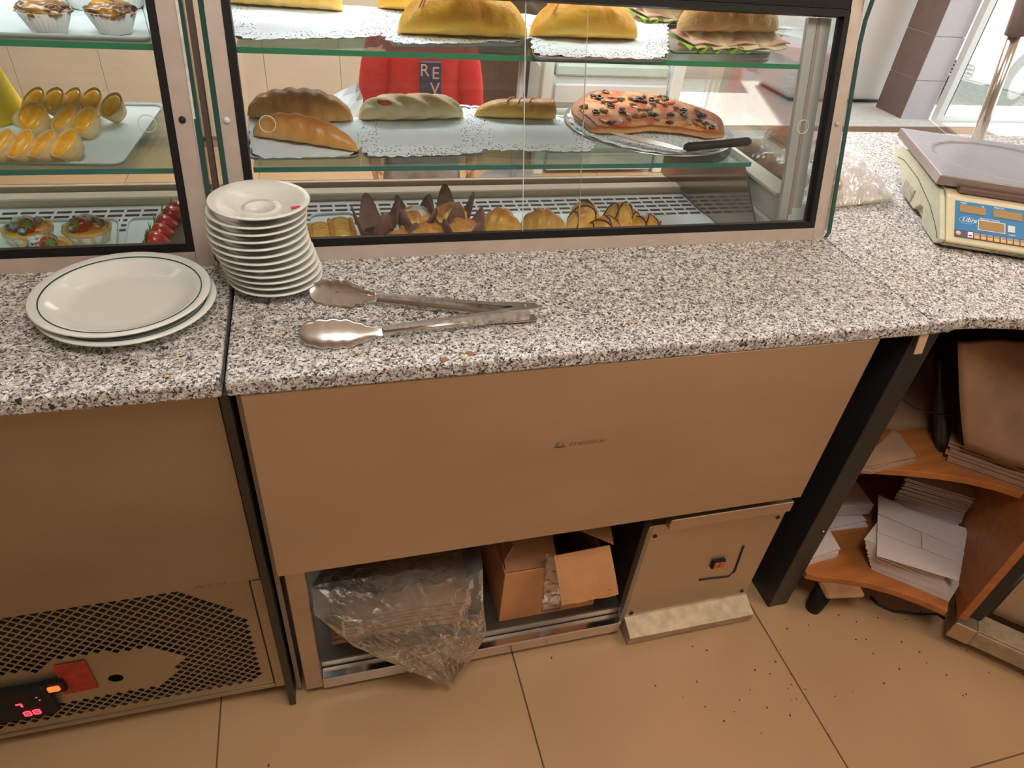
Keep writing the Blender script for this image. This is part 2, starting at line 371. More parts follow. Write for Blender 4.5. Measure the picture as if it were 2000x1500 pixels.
def text(name, body, size, M4, mat, parent, ext=.0004, shear=0):
    c = bpy.data.curves.new(name, 'FONT'); c.body = body; c.size = size; c.extrude = ext; c.shear = shear
    t = bpy.data.objects.new('tmp', c); COL.objects.link(t); dg = bpy.context.evaluated_depsgraph_get()
    me = bpy.data.meshes.new_from_object(t.evaluated_get(dg)); bpy.data.objects.remove(t); me.name = name
    me.materials.clear(); me.materials.append(mat)
    me.transform(W(parent).inverted() @ M4); o = bpy.data.objects.new(name, me); COL.objects.link(o); o.parent = parent; MATS[o.name] = W(parent); return o
def frame(o, x, y):
    """matrix from origin and two in-plane axes"""
    x = Vector(x).normalized(); y = Vector(y).normalized(); z = x.cross(y).normalized(); y = z.cross(x)
    return Matrix([[x[0], y[0], z[0], o[0]], [x[1], y[1], z[1], o[1]], [x[2], y[2], z[2], o[2]], [0, 0, 0, 1]])

# ================================================================== THE ROOM
FLOOR = struct('floor', MB().b2((-3.2, -3.0, -.06), (5.6, 3.9, -.006)), grout)
tm = MB().b2((-.3235, -.3235, -.006), (.3235, .3235, 0), bev=.0012)
t0 = None
for i in range(-5, 8):
    for j in range(-5, 8):
        x = .173+.65*i; y = -.115+.65*j
        if x-.33 < -3.2 or x+.33 > 5.6 or y-.33 < -3.0 or y+.33 > 3.9: continue
        if t0 is None: t0 = obj('floor_tile', tm, tile_m, FLOOR, local=True); t0.location = (x, y, 0)
        else: share('floor_tile', t0, FLOOR, (x, y, 0))
struct('ceiling', MB().b2((-3.2, -3.0, 2.75), (5.6, 3.9, 2.85)), ceil_m)
struct('wall_left', MB().b2((-3.3, -3.0, 0), (-3.2, 3.7, 2.75)), creamw)
struct('wall_behind', MB().b2((-3.2, -3.1, 0), (5.6, -3.0, 2.75)), creamw)
struct('wall_far', MB().b2((-3.2, 3.6, 0), (2.45, 3.7, 2.75)), creamw)
struct('wall_right', MB().b2((5.5, -3.0, 0), (5.6, 2.4, .9)), creamw)
wr = struct('window_1', MB().b2((5.5, -3.0, .9), (5.56, 2.4, .96)).b2((5.5, -3.0, 2.65), (5.56, 2.4, 2.75)).b2((5.5, -.1, .96), (5.56, -.02, 2.65)).b2((5.5, 2.32, 0), (5.58, 2.4, 2.75)), alu)
obj('window_pane', MB().b2((5.52, -3.0, .96), (5.53, 2.32, 2.65)), win_gl, wr)
# cream wall panels hung on the far wall, with their joints
for i in range(9):
    p = obj('wall_panel', MB().b2((-2.6+i*.42, 3.575, .02), (-2.6+i*.42+.4185, 3.6, 2.6), bev=.002), creamw, bpy.data.objects['wall_far'])

# outside: pavement, street, low wall, pillar, shopfront glass
struct('trim_1', MB().b2((2.4, 3.9, -.35), (5.3, 5.2, 0)).b2((5.3, 3.9, -.35), (12, 4.5, 0)).b2((5.6, -3, -.35), (12, 3.9, 0)), pave, 'pale sunlit pavement outside the shopfront')
struct('trim_2', MB().b2((1.5, 4.5, -.42), (16, 9, -.36)), pave, 'pale street bed below the pavement')
cb = MB(); rr = random.Random(3)
for i in range(48):
    for j in range(30):
        x = 5.4+i*.115+(j % 2)*.05; y = 4.56+j*.115
        cb.box((x, y, -.352), (.095+rr.random()*.012, .095+rr.random()*.012, .02), rz=rr.uniform(-.08, .08))
tag(obj('cobblestones', cb, cobble_m), 'pale cobblestone street surface in sunshine beyond the shop window', 'cobbles', kind='stuff')
struct('wall_outside', MB().b2((2.0, 5.2, -.36), (4.05, 5.4, .75)), M('pinkish_render', (.60, .50, .46), .8), 'low pinkish wall across the entrance')

pil = thing('pillar', 'square tiled pillar, brown on one face and grey on the other, beside the shop window', None, (5.12, 4.26, 0), kind='structure')
obj('core', MB().b2((4.985, 4.10, 0), (5.26, 4.42, 2.8)), M('pillar_mortar', (.70, .68, .66), .8), pil)
tbr = None
for k in range(9):
    z0 = k*.33-.02; z0 = max(z0, 0); z1 = (k+1)*.33-.02-.006
    obj('brown_tile', MB().b2((4.975, 4.10, z0), (4.985, 4.425, z1), bev=.001), pil_br, pil)
    obj('grey_tile', MB().b2((4.975, 4.09, z0), (5.265, 4.10, z1), bev=.001), pil_gr, pil)
sf = struct('window_2', MB().b2((5.27, 4.02, 0), (5.33, 4.08, 2.75)).b2((5.33, 4.02, 2.65), (7.5, 4.08, 2.75)).b2((5.33, 4.02, 0), (7.5, 4.08, .05)).b2((7.45, 4.02, .05), (7.5, 4.08, 2.65)), white_p)
obj('window_pane', MB().b2((5.33, 4.045, .05), (7.45, 4.053, 2.65)), win_gl, sf)
obj('pane_edge', MB().b2((5.345, 4.035, .02), (5.357, 4.045, 2.65)), M('dark_seal', (.05, .06, .05), .5), sf)

# white upright fridge near the pillar
fr = thing('upright_fridge', 'tall white rounded upright cabinet standing left of the tiled pillar', 'fridge', (4.5, 4.78, 0))
obj('body', MB().box((4.64, 4.80, 1.15), (1.08, .62, 2.26), bev=.09, seg=4), white_p, fr)
for v in fr.children[0].data.polygons: v.use_smooth = True
obj('plinth', MB().b2((4.16, 4.55, 0), (5.1, 5.05, .045)), black_mt, fr)
obj('handle', MB().tube([(4.16, 4.47, .9), (4.16, 4.44, .95), (4.16, 4.44, 1.3), (4.16, 4.47, 1.35)], .012), chrome, fr)

# building across the street
bf = thing('street_building', 'pale rendered building with barred window across the street', 'building', (9, 8.5, 0))
obj('facade', MB().b2((5.0, 8.6, -.36), (16, 8.9, 6)), bld, bf)
for k in range(3):
    q = obj('window', MB().b2((7.6+k*2.0, 8.55, 1.0), (8.9+k*2.0, 8.6, 2.6)), carglass, bf)
    for a in range(4): obj('bar', MB().b2((7.6+k*2.0+a*.42, 8.5, 1.0), (7.65+k*2.0+a*.42, 8.55, 2.6)), winfr, q)
    for a in range(5): obj('bar', MB().b2((7.6+k*2.0, 8.5, 1.0+a*.38), (8.95+k*2.0, 8.55, 1.05+a*.38)), winfr, q)

# parked car
car = thing('car', 'white parked car seen in part through the shop window', 'car', (7.84, 6.42, -.342), math.radians(15))
def cprism(pts, y0, y1, bev): return MB().prism(pts, y0, y1, 'y', bev=bev, seg=3)
side = [(-.95, .28), (-1.0, .45), (-.98, .62), (-.80, .78), (-.1, .93), (.45, 1.36), (1.0, 1.46), (2.2, 1.42), (2.75, .98), (2.85, .5), (2.75, .28)]
b = obj('body', cprism(side, -.82, .82, .07), carwhite, car, local=True)
obj('windscreen', MB().sheet(lambda u, v: (.0+.46*v, -.66+1.32*u, .965+.37*v), 2, 2, .01), carglass, car, local=True)
for s_ in (-1, 1):
    obj('headlight', MB().blob((-.80, s_*.62, .70), (.20, .19, .085), 1, 0), M('headlight_glass%d' % s_, (.60, .60, .56), .15), car, local=True)
    obj('side_window', MB().prism([(.42, .98), (.72, 1.32), (1.9, 1.34), (2.3, 1.0)], s_*.822, s_*.832, 'y'), carglass, car, local=True)
    it = obj('air_intake', MB().box((-.965, s_*.55, .40), (.10, .26, .13), bev=.02), black_mt, car, local=True)
    for k in range(3): obj('slat', MB().box((-1.015, s_*.55, .36+k*.04), (.012, .26, .012)), winfr, it, local=True)
    for xx in (-.30, 2.1):
        wh = obj('wheel', MB().lathe([(0, -.1), (.24, -.1), (.31, -.08), (.32, 0), (.31, .08), (.24, .1), (0, .1)], 28, (xx, s_*.76, .32), rot=Matrix.Rotation(PI/2, 4, 'X')), tyre, car, local=True)
        obj('hub_cap', MB().lathe([(0, -.115), (.19, -.108), (.2, -.09), (0, -.09)], 20, (xx, s_*.765, .32), rot=Matrix.Rotation(PI/2*s_, 4, 'X')), alu_w, wh, local=True)
obj('mirror', MB().blob((.45, -.93, 1.0), (.10, .12, .08), 2, .05), carwhite, car, local=True)
obj('grille', MB().box((-.995, 0, .55), (.03, .7, .10), bev=.01), black_mt, car, local=True)
obj('number_plate', MB().box((-1.012, 0, .42), (.02, .5, .11)), white_p, car, local=True)

# things in the customer area behind the cases
fz = thing('drinks_fridge', 'low white fridge with louvred front behind the red sweatshirt', 'fridge', (1.95, 3.2, 0))
a0 = at(1062, 300, 1, 3.0); a1 = at(1280, 300, 1, 3.0); zt = at(1170, 150, 1, 3.0).z
obj('body', MB().b2((a0.x, 3.02, .05), (a1.x, 3.45, zt), bev=.01), white_p, fz)
obj('glass_lid', MB().b2((a0.x+.02, 3.0, zt), (a1.x-.02, 3.45, zt+.06), bev=.01), M('greenish_lid', (.50, .60, .56), .2), fz)
for k in range(5): obj('louvre', MB().box(((a0.x+a1.x)/2, 3.0, zt-.09-k*.13), (a1.x-a0.x-.04, .03, .10), bev=.006), M('louvre_white%d' % k, (.66, .64, .64), .4), fz)
for k in (0, 1): obj('frame_post', MB().b2(((a0.x-.06, a1.x)[k], 2.98, 0), ((a0.x, a1.x+.07)[k], 3.05, 1.9), bev=.005), white_p, fz)
dw = thing('wooden_door_leaf', 'dark brown wooden door panel right of the red sweatshirt', 'door', (1.3, 3.5, 0))
x0 = at(925, 150, 1, 3.5).x; x1 = at(1055, 150, 1, 3.5).x
obj('leaf', MB().b2((x0, 3.5, .02), (x1, 3.55, 2.1), bev=.004), darkwood, dw)
obj('handle', MB().tube([(x0+.1, 3.47, 1.0), (x0+.1, 3.44, 1.0), (x0+.2, 3.44, 1.0)], .012), chrome, dw)
tb = thing('cafe_table', 'grey-legged cafe table standing behind the case between sweatshirt and fridge', 'table', (1.35, 2.75, 0))
lx = at(1000, 360, 2, 0)
obj('table_leg', MB().tube([(lx.x, lx.y, .02), (lx.x, lx.y, .72)], .020), M('grey_leg', (.42, .40, .42), .4, .3), tb)
obj('table_foot', MB().lathe([(0, 0), (.2, 0), (.19, .02), (0, .03)], 32, (lx.x, lx.y, 0)), bpy.data.materials['grey_leg'], tb)
obj('table_top', MB().lathe([(0, .72), (.14, .72), (.145, .735), (.14, .745), (0, .745)], 40, (lx.x, lx.y, 0)), darkwood, tb)

# ================================================================== GRANITE WORKTOPS
ZT, ZB = .9, .874
def slab(name, pts, label):
    o = obj(name, MB().prism(pts, ZB, ZT, 'z', bev=.004, seg=2), granite); tag(o, label, 'worktop'); return o
slab('granite_worktop', [(-1.6, 0), (-.002, 0), (-.002, .356), (-1.6, .356)], 'speckled grey granite worktop under the two dinner plates')
slab('granite_worktop', [(.004, 0), (1.199, 0), (1.199, .356), (.004, .356)], 'speckled grey granite worktop under the steel tongs and saucer stack')
arc = [(1.201, 0), (1.27, .008), (1.33, .003), (1.394, -.008), (1.46, -.035), (1.53, -.08), (1.60, -.145), (1.68, -.22), (2.1, -.64)]
slab('granite_worktop', arc+[(2.9, .16), (2.9, .96), (2.0, 1.025), (1.212, 1.05), (1.212, .40), (1.201, .40)], 'curved corner granite worktop under the weighing scale')
cr = MB(); rr = random.Random(11)
for px, py, s in ((325, 735, .004), (835, 512, .004), (1010, 590, .003), (1035, 592, .003), (1235, 630, .004), (905, 700, .004), (1000, 648, .003), (430, 610, .003), (1210, 470, .004), (1225, 505, .003), (345, 690, .003), (700, 690, .003)):
    q = at(px, py, 2, .901); cr.blob((q.x, q.y, .9013), (s, s*.8, s*.35), rr.randint(0, 99), .4, 3, 1)
tag(obj('crumbs', cr, cru2), 'scattered yellow pastry crumbs lying on the granite worktops', 'crumbs', kind='stuff')
cr = MB()
for px, py in ((918, 690), (868, 702)):
    q = at(px, py, 2, .901); cr.box((q.x, q.y, .9008), (.011, .009, .0014), rz=rr.random()*3)
tag(obj('crumbs', cr, M('brown_flake', (.28, .12, .06), .6)), 'two brown chocolate flakes on the granite front edge below the tongs', 'crumbs', kind='stuff')
cr = MB()
for k in range(75):
    x = rr.uniform(-.1, 1.9); y = rr.uniform(-.45, .0)
    if rr.random() < .6: x = rr.uniform(.9, 1.8); y = rr.uniform(-.3, -.02)
    s = rr.uniform(.0012, .0034); cr.box((x, y, .0008), (s*1.6, s, .0014), rz=rr.random()*3)
tag(obj('floor_crumbs', cr, crumb_m), 'dark crumbs scattered on the beige floor tiles', 'crumbs', kind='stuff')

# ================================================================== LEFT REFRIGERATED CABINET
lc = thing('refrigerated_cabinet', 'brushed steel cabinet with diamond-perforated vent and red digital display', 'cabinet', (-.8, .3, 0))
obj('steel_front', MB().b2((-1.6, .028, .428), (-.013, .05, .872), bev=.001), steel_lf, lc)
obj('body', MB().b2((-1.6, .06, .055), (-.013, .93, .59)), steel_dk, lc)
obj('worktop_support', MB().b2((-1.6, .06, .595), (-.013, .345, .872)), steel_dk, lc)
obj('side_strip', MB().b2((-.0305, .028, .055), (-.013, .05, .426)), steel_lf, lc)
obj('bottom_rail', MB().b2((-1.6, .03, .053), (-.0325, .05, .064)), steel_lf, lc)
for fx in (-1.4, -.1): obj('foot', MB().lathe([(0, 0), (.02, 0), (.016, .055), (0, .055)], 12, (fx, .2, 0)), black_rub, lc)
# perforated vent: real square holes on a diagonal lattice
def in_poly(p, poly):
    c = False; j = len(poly)-1
    for i in range(len(poly)):
        a, b_ = poly[i], poly[j]
        if (a[1] > p[1]) != (b_[1] > p[1]) and p[0] < (b_[0]-a[0])*(p[1]-a[1])/(b_[1]-a[1])+a[0]: c = not c
        j = i
    return c
X0, X1, Z0, Z1 = -1.1, -.0345, .066, .426
outer = [(-1.08, .421), (-.150, .421), (-.052, .312), (-.050, .100), (-.075, .083), (-1.08, .083)]
blank = [(-1.08, .255), (-.445, .255), (-.425, .245), (-.395, .275), (-.30, .275), (-.235, .268), (-.185, .222), (-.215, .150), (-.245, .133), (-1.08, .133)]
holes = []; P = .0198; h = .0079
for i in range(-70, 70):
    for j in range(-70, 70):
        x = (i+j)*P/2; z = .09+(i-j)*P/2*.98
        if X0+.02 < x < X1-.008 and Z0+.008 < z < Z1 and in_poly((x, z), outer) and not in_poly((x, z), blank): holes.append((x, z))
hc = (-.309, .186)
vv = [(X0, Z0), (X1, Z0), (X1, Z1), (X0, Z1)]; ee = [(0, 1), (1, 2), (2, 3), (3, 0)]
for (x, z) in holes:
    n = len(vv); vv += [(x-h, z), (x, z-h), (x+h, z), (x, z+h)]; ee += [(n, n+1), (n+1, n+2), (n+2, n+3), (n+3, n)]
n = len(vv); vv += [(hc[0]+.0135*math.cos(a*PI/8), hc[1]+.0135*math.sin(a*PI/8)) for a in range(16)]; ee += [(n+a, n+(a+1) % 16) for a in range(16)]
r = geometry.delaunay_2d_cdt([Vector(v) for v in vv], ee, [], 0, 1e-6)
pts2, tris = r[0], r[2]
hs = {(round(x/P*2), round((z-.09)/(P/2*.98))) for x, z in holes}
def solid(t):
    cx = sum(pts2[i].x for i in t)/3; cz = sum(pts2[i].y for i in t)/3
    if (cx-hc[0])**2+(cz-hc[1])**2 < .0132**2: return False
    a = round(cx/P*2); b_ = round((cz-.09)/(P/2*.98))
    for da in (-1, 0, 1):
        for db in (-1, 0, 1):
            if (a+da, b_+db) in hs and abs(cx-(a+da)*P/2)+abs(cz-.09-(b_+db)*P/2*.98) < h*.99: return False
    return True
tr = [list(t) for t in tris if solid(t)]
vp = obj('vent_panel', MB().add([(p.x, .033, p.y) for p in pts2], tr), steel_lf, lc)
md = vp.modifiers.new('thickness', 'SOLIDIFY'); md.thickness = .0015
obj('vent_backing', MB().b2((X0, .0515, Z0), (X1, .056, Z1)), dark, lc)
obj('vent_recess_edge', MB().b2((X1+.0003, .031, Z0), (X1+.0026, .05, Z1)), dark, lc)
for k in range(11): obj('smudged_lettering', MB().b2((-.123+k*.0045+(k > 6)*.004, .0275, .4305), (-.1203+k*.0045+(k > 6)*.004, .0282, .4305+.0035+.0015*(k % 3))), M('smudge%d' % k, (.16, .11, .07), .6), lc)
ct = obj('control_unit', MB().box((-.535, .025, .175), (.235, .02, .098), bev=.006), black_rub, lc)
for k, (dx, dz) in enumerate(((-.002, 0), (.0135, .001))):   # two digits "00"
    cx, cz = -.462+dx, .150+dz
    for (sx, sz, ww, hh) in ((0, .007, .008, .0025), (0, -.007, .008, .0025), (-.005, .0035, .0025, .006), (.005, .0035, .0025, .006), (-.005, -.0035, .0025, .006), (.005, -.0035, .0025, .006), (0, 0, .004, .002)):
        obj('led_segment', MB().box((cx+sx, .0145, cz+sz), (ww, .001, hh)), red_led, ct)
obj('led_segment', MB().box((-.468, .0145, .186), (.009, .001, .003)), red_led, ct)
obj('led_segment', MB().box((-.4645, .0145, .181), (.003, .001, .010)), red_led, ct)
for k in range(4): obj('button', MB().lathe([(0, -.003), (.006, -.003), (.006, .001), (0, .001)], 12, (-.62+k*.024, .014, .20), rot=Matrix.Rotation(PI/2, 4, 'X')), slate, ct)
obj('glow_dot', MB().blob((-.435, .0145, .199), (.002, .001, .002), 1, 0, 1, 1), whitep, ct); obj('glow_dot', MB().blob((-.433, .0145, .188), (.002, .001, .002), 1, 0, 1, 1), whitep, ct)
sw = obj('rocker_switch', MB().box((-.404, .026, .209), (.034, .014, .034), bev=.002), black_rub, lc)
obj('lit_rocker', MB().box((-.404, .018, .211), (.020, .006, .014), bev=.002), neon, sw)
a = [at(104, 1302, 1, .03), at(165, 1291, 1, .03), at(192, 1342, 1, .03), at(127, 1356, 1, .03)]
obj('red_sticker', MB().prism([(q.x, q.z) for q in a], .029, .0312, 'y'), redst, lc)

# black laminate side panel between the cabinets
dv = obj('dividing_panel', MB().b2((-.0085, .008, .004), (.0045, .345, .873), bev=.0008), blk_lam)
tag(dv, 'thin black laminate panel standing upright between the two steel cabinets', 'panel')

# ================================================================== CENTRE CABINET (open shelf + service box)
cc = thing('steel_counter_cabinet', 'brushed steel counter cabinet with open lower shelf and small orange switch', 'cabinet', (.6, .3, 0))
obj('front_panel', MB().b2((.020, .004, .458), (1.097, .020, .872), bev=.0012), steel, cc)
obj('side_panel', MB().b2((.010, .030, .03), (.019, .345, .872)), steel_dk, cc)
obj('side_panel', MB().b2((1.090, .0455, .43), (1.097, .345, .872)), steel_dk, cc)
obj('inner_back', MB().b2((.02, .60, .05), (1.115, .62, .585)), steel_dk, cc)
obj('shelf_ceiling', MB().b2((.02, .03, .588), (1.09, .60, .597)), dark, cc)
obj('frame_post', MB().b2((.028, .021, .03), (.064, .05, .60), bev=.002), steel, cc)
obj('frame_rail', MB().b2((.0645, .021, .022), (.765, .05, .058), bev=.002), chrome, cc)
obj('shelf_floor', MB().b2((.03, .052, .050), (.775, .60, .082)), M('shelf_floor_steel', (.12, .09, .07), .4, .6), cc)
obj('shelf_lip', MB().b2((.0645, .0505, .058), (.765, .054, .078)), steel_dk, cc)
for fx in (.09, .7): obj('foot', MB().lathe([(0, 0), (.016, 0), (.014, .026), (0, .026)], 12, (fx, .10, 0)), black_rub, cc)
sb = obj('service_box', MB().b2((.776, .040, .045), (1.118, .045, .389), bev=.0008), steel, cc)
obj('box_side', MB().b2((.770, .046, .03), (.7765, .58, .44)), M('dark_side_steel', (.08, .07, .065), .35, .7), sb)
obj('side_rim', MB().b2((.764, .030, .03), (.7755, .050, .40), bev=.001), steel_dk, sb)
obj('top_flange', MB().b2((.806, .020, .392), (1.106, .040, .424), bev=.0015), steel, sb)
obj('skirt', MB().prism([(.041, .055), (.036, .055), (-.012, .036), (-.008, .006), (.05, .006)], .778, 1.118, 'x', bev=.0008), M('scuffed_aluminium', (.50, .40, .28), .5, .5, var=.25, vscale=40), sb)
for px, py in ((1279, 1047), (1233, 1197), (1449, 1154), (1519, 1010)):
    q = at(px, py, 1, .04); obj('screw_hole', MB().lathe([(0, -.0012), (.005, -.0012), (.005, .002), (0, .002)], 14, (q.x, .040, q.z), rot=Matrix.Rotation(PI/2, 4, 'X')), dark, sb)
q = at(1401, 1098, 1, .04)
rs = obj('rocker_switch', MB().box((q.x, .038, q.z), (.034, .012, .028), bev=.002), black_rub, sb)
for s_ in (-1, 1): obj('orange_rocker', MB().box((q.x+s_*.007, .0315, q.z), (.012, .004, .019), bev=.001), neon_off, rs)
w1 = [at(px, py, 1, .04) for px, py in ((1452, 1066), (1431, 1124), (1365, 1132))]
obj('slot', MB().tube([(p.x, .0395, p.z) for p in (w1[0], w1[0].lerp(w1[1], .85), w1[1].lerp(w1[2], .12), w1[2])], .0028, 6), dark, sb)
# embossed maker's mark
o_ = at(1111, 868, 1, .004); mt = frame((o_.x, .0036, o_.z-.004), (1, 0, 0), (0, 0, 1))
emb = M('embossed_steel', (.34, .22, .13), .45, .6)
text('embossed_lettering', 'brantinox', .0175, mt, emb, cc, .0003, shear=.25)
m_ = MB(); cx, cz = o_.x-.016, o_.z+.002
for k in range(3):
    r_ = .0125-k*.004
    m_.tube([(cx+math.cos(a)*r_*1.0, .0036, cz-.001*k+math.sin(a)*r_) for a in (PI*.5, PI*7/6, PI*11/6, PI*.5)], .0006, 5)
obj('embossed_emblem', m_, emb, cc)

# black posts
for k, (c_, rz, lab) in enumerate((((1.219, .063, .437), 0, 'black square metal post between the steel cabinet and corner shelves'), ((1.655, -.125, .47), math.radians(-45), 'black square metal post at the right end of the corner shelves'))):
    p = thing('metal_post', lab, 'post', (c_[0], c_[1], 0), rz)
    if k == 0: obj('tube', MB().b2((1.190, .018, .002), (1.247, .109, .873), bev=.002), black_mt, p)
    else: obj('tube', MB().box((0, 0, .4835), (.062, .085, .778), bev=.002), black_mt, p, local=True)
    obj('screw', MB().lathe([(0, -.002), (.003, -.002), (.003, .003), (0, .003)], 10, (0, 0, 0), rot=Matrix.Rotation(PI/2, 4, 'X')), chrome, p, local=True).location = (.012, -.0455, .58 if k else .30)

# ================================================================== CORNER SHELVES
cs = thing('corner_shelf_unit', 'orange wood corner shelf unit with curved fronts under the granite', 'shelves', (1.5, .3, 0))
def arcshelf(z0, z1, pts): return MB().prism([(q[0], q[1]) for q in pts]+[(1.96, .22), (1.96, .66), (1.26, .66), (1.26, pts[0][1])], z0, z1, 'z', bev=.001)
up = [at(px, py, 2, .455) for px, py in ((1662, 915), (1720, 916), (1779, 920), (1837, 926), (1895, 935), (1950, 948), (2000, 964))]
up = [(max(1.26, q.x), q.y) for q in up if q.x > 1.2]; up = [(1.262, up[0][1])]+[p for p in up if p[0] > 1.27]
obj('shelf', arcshelf(.437, .455, up), wood, cs)
lo = [at(px, py, 2, .135) for px, py in ((1545, 1125), (1600, 1125), (1650, 1130), (1700, 1138), (1750, 1152), (1800, 1170), (1852, 1192))]
lo = [(max(1.255, q.x), q.y) for q in lo]; lo = [p for i, p in enumerate(lo) if i == 0 or p[0] > lo[i-1][0]+.005]
LO = lo
obj('shelf', MB().prism([tuple(q) for q in lo]+[(1.96, .22), (1.96, .66), (1.255, .66)], .112, .132, 'z', bev=.001), wood, cs)
obj('back_panel', MB().b2((1.26, .66, .11), (1.96, .67, .872)), M('dark_back_board', (.16, .07, .04), .6), cs)
obj('side_board', MB().b2((1.249, .115, .11), (1.26, .66, .86)), bpy.data.materials['dark_back_board'], cs)
obj('side_board', MB().prism([(1.885, .235), (1.895, .235), (1.965, .655), (1.955, .655)], .112, .872, 'z'), bpy.data.materials['dark_back_board'], cs)
# right side board, running back from the second post
pa = Vector((1.575, -.165, 0)); dr = Vector((.60, .80, 0)).normalized()*.5; nn = Vector((dr.y, -dr.x, 0)).normalized()*.009
pl = [(pa.x, pa.y), (pa.x+dr.x, pa.y+dr.y), (pa.x+dr.x+2*nn.x, pa.y+dr.y+2*nn.y), (pa.x+2*nn.x, pa.y+2*nn.y)]
obj('side_board', MB().prism(pl, .112, .870, 'z', bev=.001), wood, cs)
q = at(1643, 1160, 2, .1)
fb = obj('foot_block', MB().box((q.x+.01, q.y+.035, .104), (.105, .10, .016), bev=.006, rz=-.15), M('worn_wood_block', (.42, .22, .10), .6, var=.3, vscale=20), cs)
obj('foot', MB().lathe([(0, 0), (.019, 0), (.021, .012), (.026, .096), (0, .096)], 24, (q.x-.022, q.y+.03, .0)), black_rub, cs)
obj('foot', MB().lathe([(0, 0), (.019, 0), (.021, .012), (.026, .112), (0, .112)], 24, (1.75, .25, .0)), black_rub, cs)

fp = obj('light_block_panel', MB().b2((1.22, .90, .01), (2.9, .92, .873), bev=.002), creamw); tag(fp, 'added cream panel blocking light from the customer side of the right-hand counter', 'panel')  # added unseen panel, keeps light from entering behind the corner shelves
# paper, cartons and cable on the corner shelves
def flat_stack(n, name, px4, z0, th, mat, lab, cat, group, jig=.003, drift=(0, 0), cut=None, rot=0):
    """n thin sheets one above the other, each sheet its own thing"""
    c4 = [at(px, py, 2, z0) for px, py in px4]; c = sum(c4, Vector())/4; rr = random.Random(n)
    for k in range(n):
        mb = MB().prism([((p.x-c.x), (p.y-c.y)) for p in c4], 0, th*.72, 'z')
        o = obj(name, mb, mat) if k == 0 else None
        if k == 0: first = o
        else: o = first.copy(); COL.objects.link(o)
        o.location = (c.x+drift[0]*k+rr.uniform(-jig, jig), c.y+drift[1]*k+rr.uniform(-jig, jig), z0+.0004+k*th)
        o.rotation_euler = (0, 0, rr.uniform(-rot, rot))
        tag(o, lab, cat, group)
    return first
ZL = .132
# front pile of flat-packed boxes: staggered towards the front
f0 = flat_stack(20, 'flat_packed_carton', ((1700, 1112), (1852, 1176), (1905, 1092), (1752, 1040)), ZL, .0038, whitecard, 'flat-packed white pastry carton in the staggered front pile on the lower corner shelf', 'carton', 'front pile of flat cartons', .0012, (-.0012, .0022), rot=.01)
ct_ = at(1790, 1010, 2, ZL+.085)
a4 = [at(px, py, 2, ZL+.080) for px, py in ((1712, 1086), (1872, 1135), (1865, 1040), (1714, 968))]
tc = thing('folded_carton', 'large folded white carton with creases lying over the front pile', 'carton', tuple(sum(a4, Vector())/4))
A, B_, C_, D_ = a4
lerp = lambda u, v: (A*(1-u)+B_*u)*(1-v)+(D_*(1-u)+C_*u)*v
for nm, v0, v1, u0, u1, dz in (('front_flap', 0, .36, 0, 1, .0), ('middle_flap', .365, .66, 0, .56, .001), ('middle_flap', .365, .66, .565, 1, .0015), ('back_flap', .665, 1, 0, 1, .003)):
    ps = [lerp(u0, v0), lerp(u1, v0), lerp(u1, v1), lerp(u0, v1)]
    obj(nm, MB().prism([(p.x, p.y) for p in ps], a4[0].z+dz, a4[0].z+dz+.0022, 'z', bev=.0004), whitecard, tc)
flat_stack(30, 'flat_packed_carton', ((1722, 1020), (1850, 1060), (1905, 985), (1790, 945)), ZL, .0046, whitecard, 'flat-packed white pastry carton in the tall rear pile on the lower corner shelf', 'carton', 'rear pile of flat cartons', .003, (.0012, .0010), rot=.03)
flat_stack(9, 'white_box_sheet', ((1560, 1110), (1632, 1088), (1612, 1052), (1555, 1062)), ZL, .004, whitecard, 'short white card sheet stacked low beside the black post', 'card', 'low pile of white cards', .002, (0, 0), rot=.05)
flat_stack(2, 'folded_paper_sheet', ((1605, 1045), (1694, 1029), (1670, 1000), (1610, 1005)), ZL+.001, .006, whitecard, 'folded pale paper sheet lying behind the low pile of white cards', 'paper', 'folded pale sheets', .002, (.004, .01), rot=.08)
s1 = [at(px, py, 2, ZL+.045) for px, py in ((1640, 992), (1706, 990), (1664, 935), (1640, 940))]
g1 = obj('folded_paper_sheet', MB().prism([(p.x, p.y) for p in s1], ZL+.014, ZL+.052, 'z', bev=.001), whitecard); tag(g1, 'thick pale folded paper wedge standing between the post and rear carton pile', 'paper')
ZU = .455
flat_stack(4, 'brown_paper_sheet', ((1668, 918), (1700, 924), (1786, 900), (1745, 850)), ZU, .003, kraft, 'brown kraft paper sheet at the left of the upper corner shelf', 'paper', 'brown sheets on the upper shelf', .006, (.002, .002), rot=.12)
flat_stack(6, 'brown_paper_bag', ((1845, 905), (2000, 960), (2060, 850), (1870, 800)), ZU, .008, kraft, 'brown paper bag stacked flat at the right of the upper corner shelf', 'paper bag', 'flat brown bags', .004, (.002, .006), rot=.03)
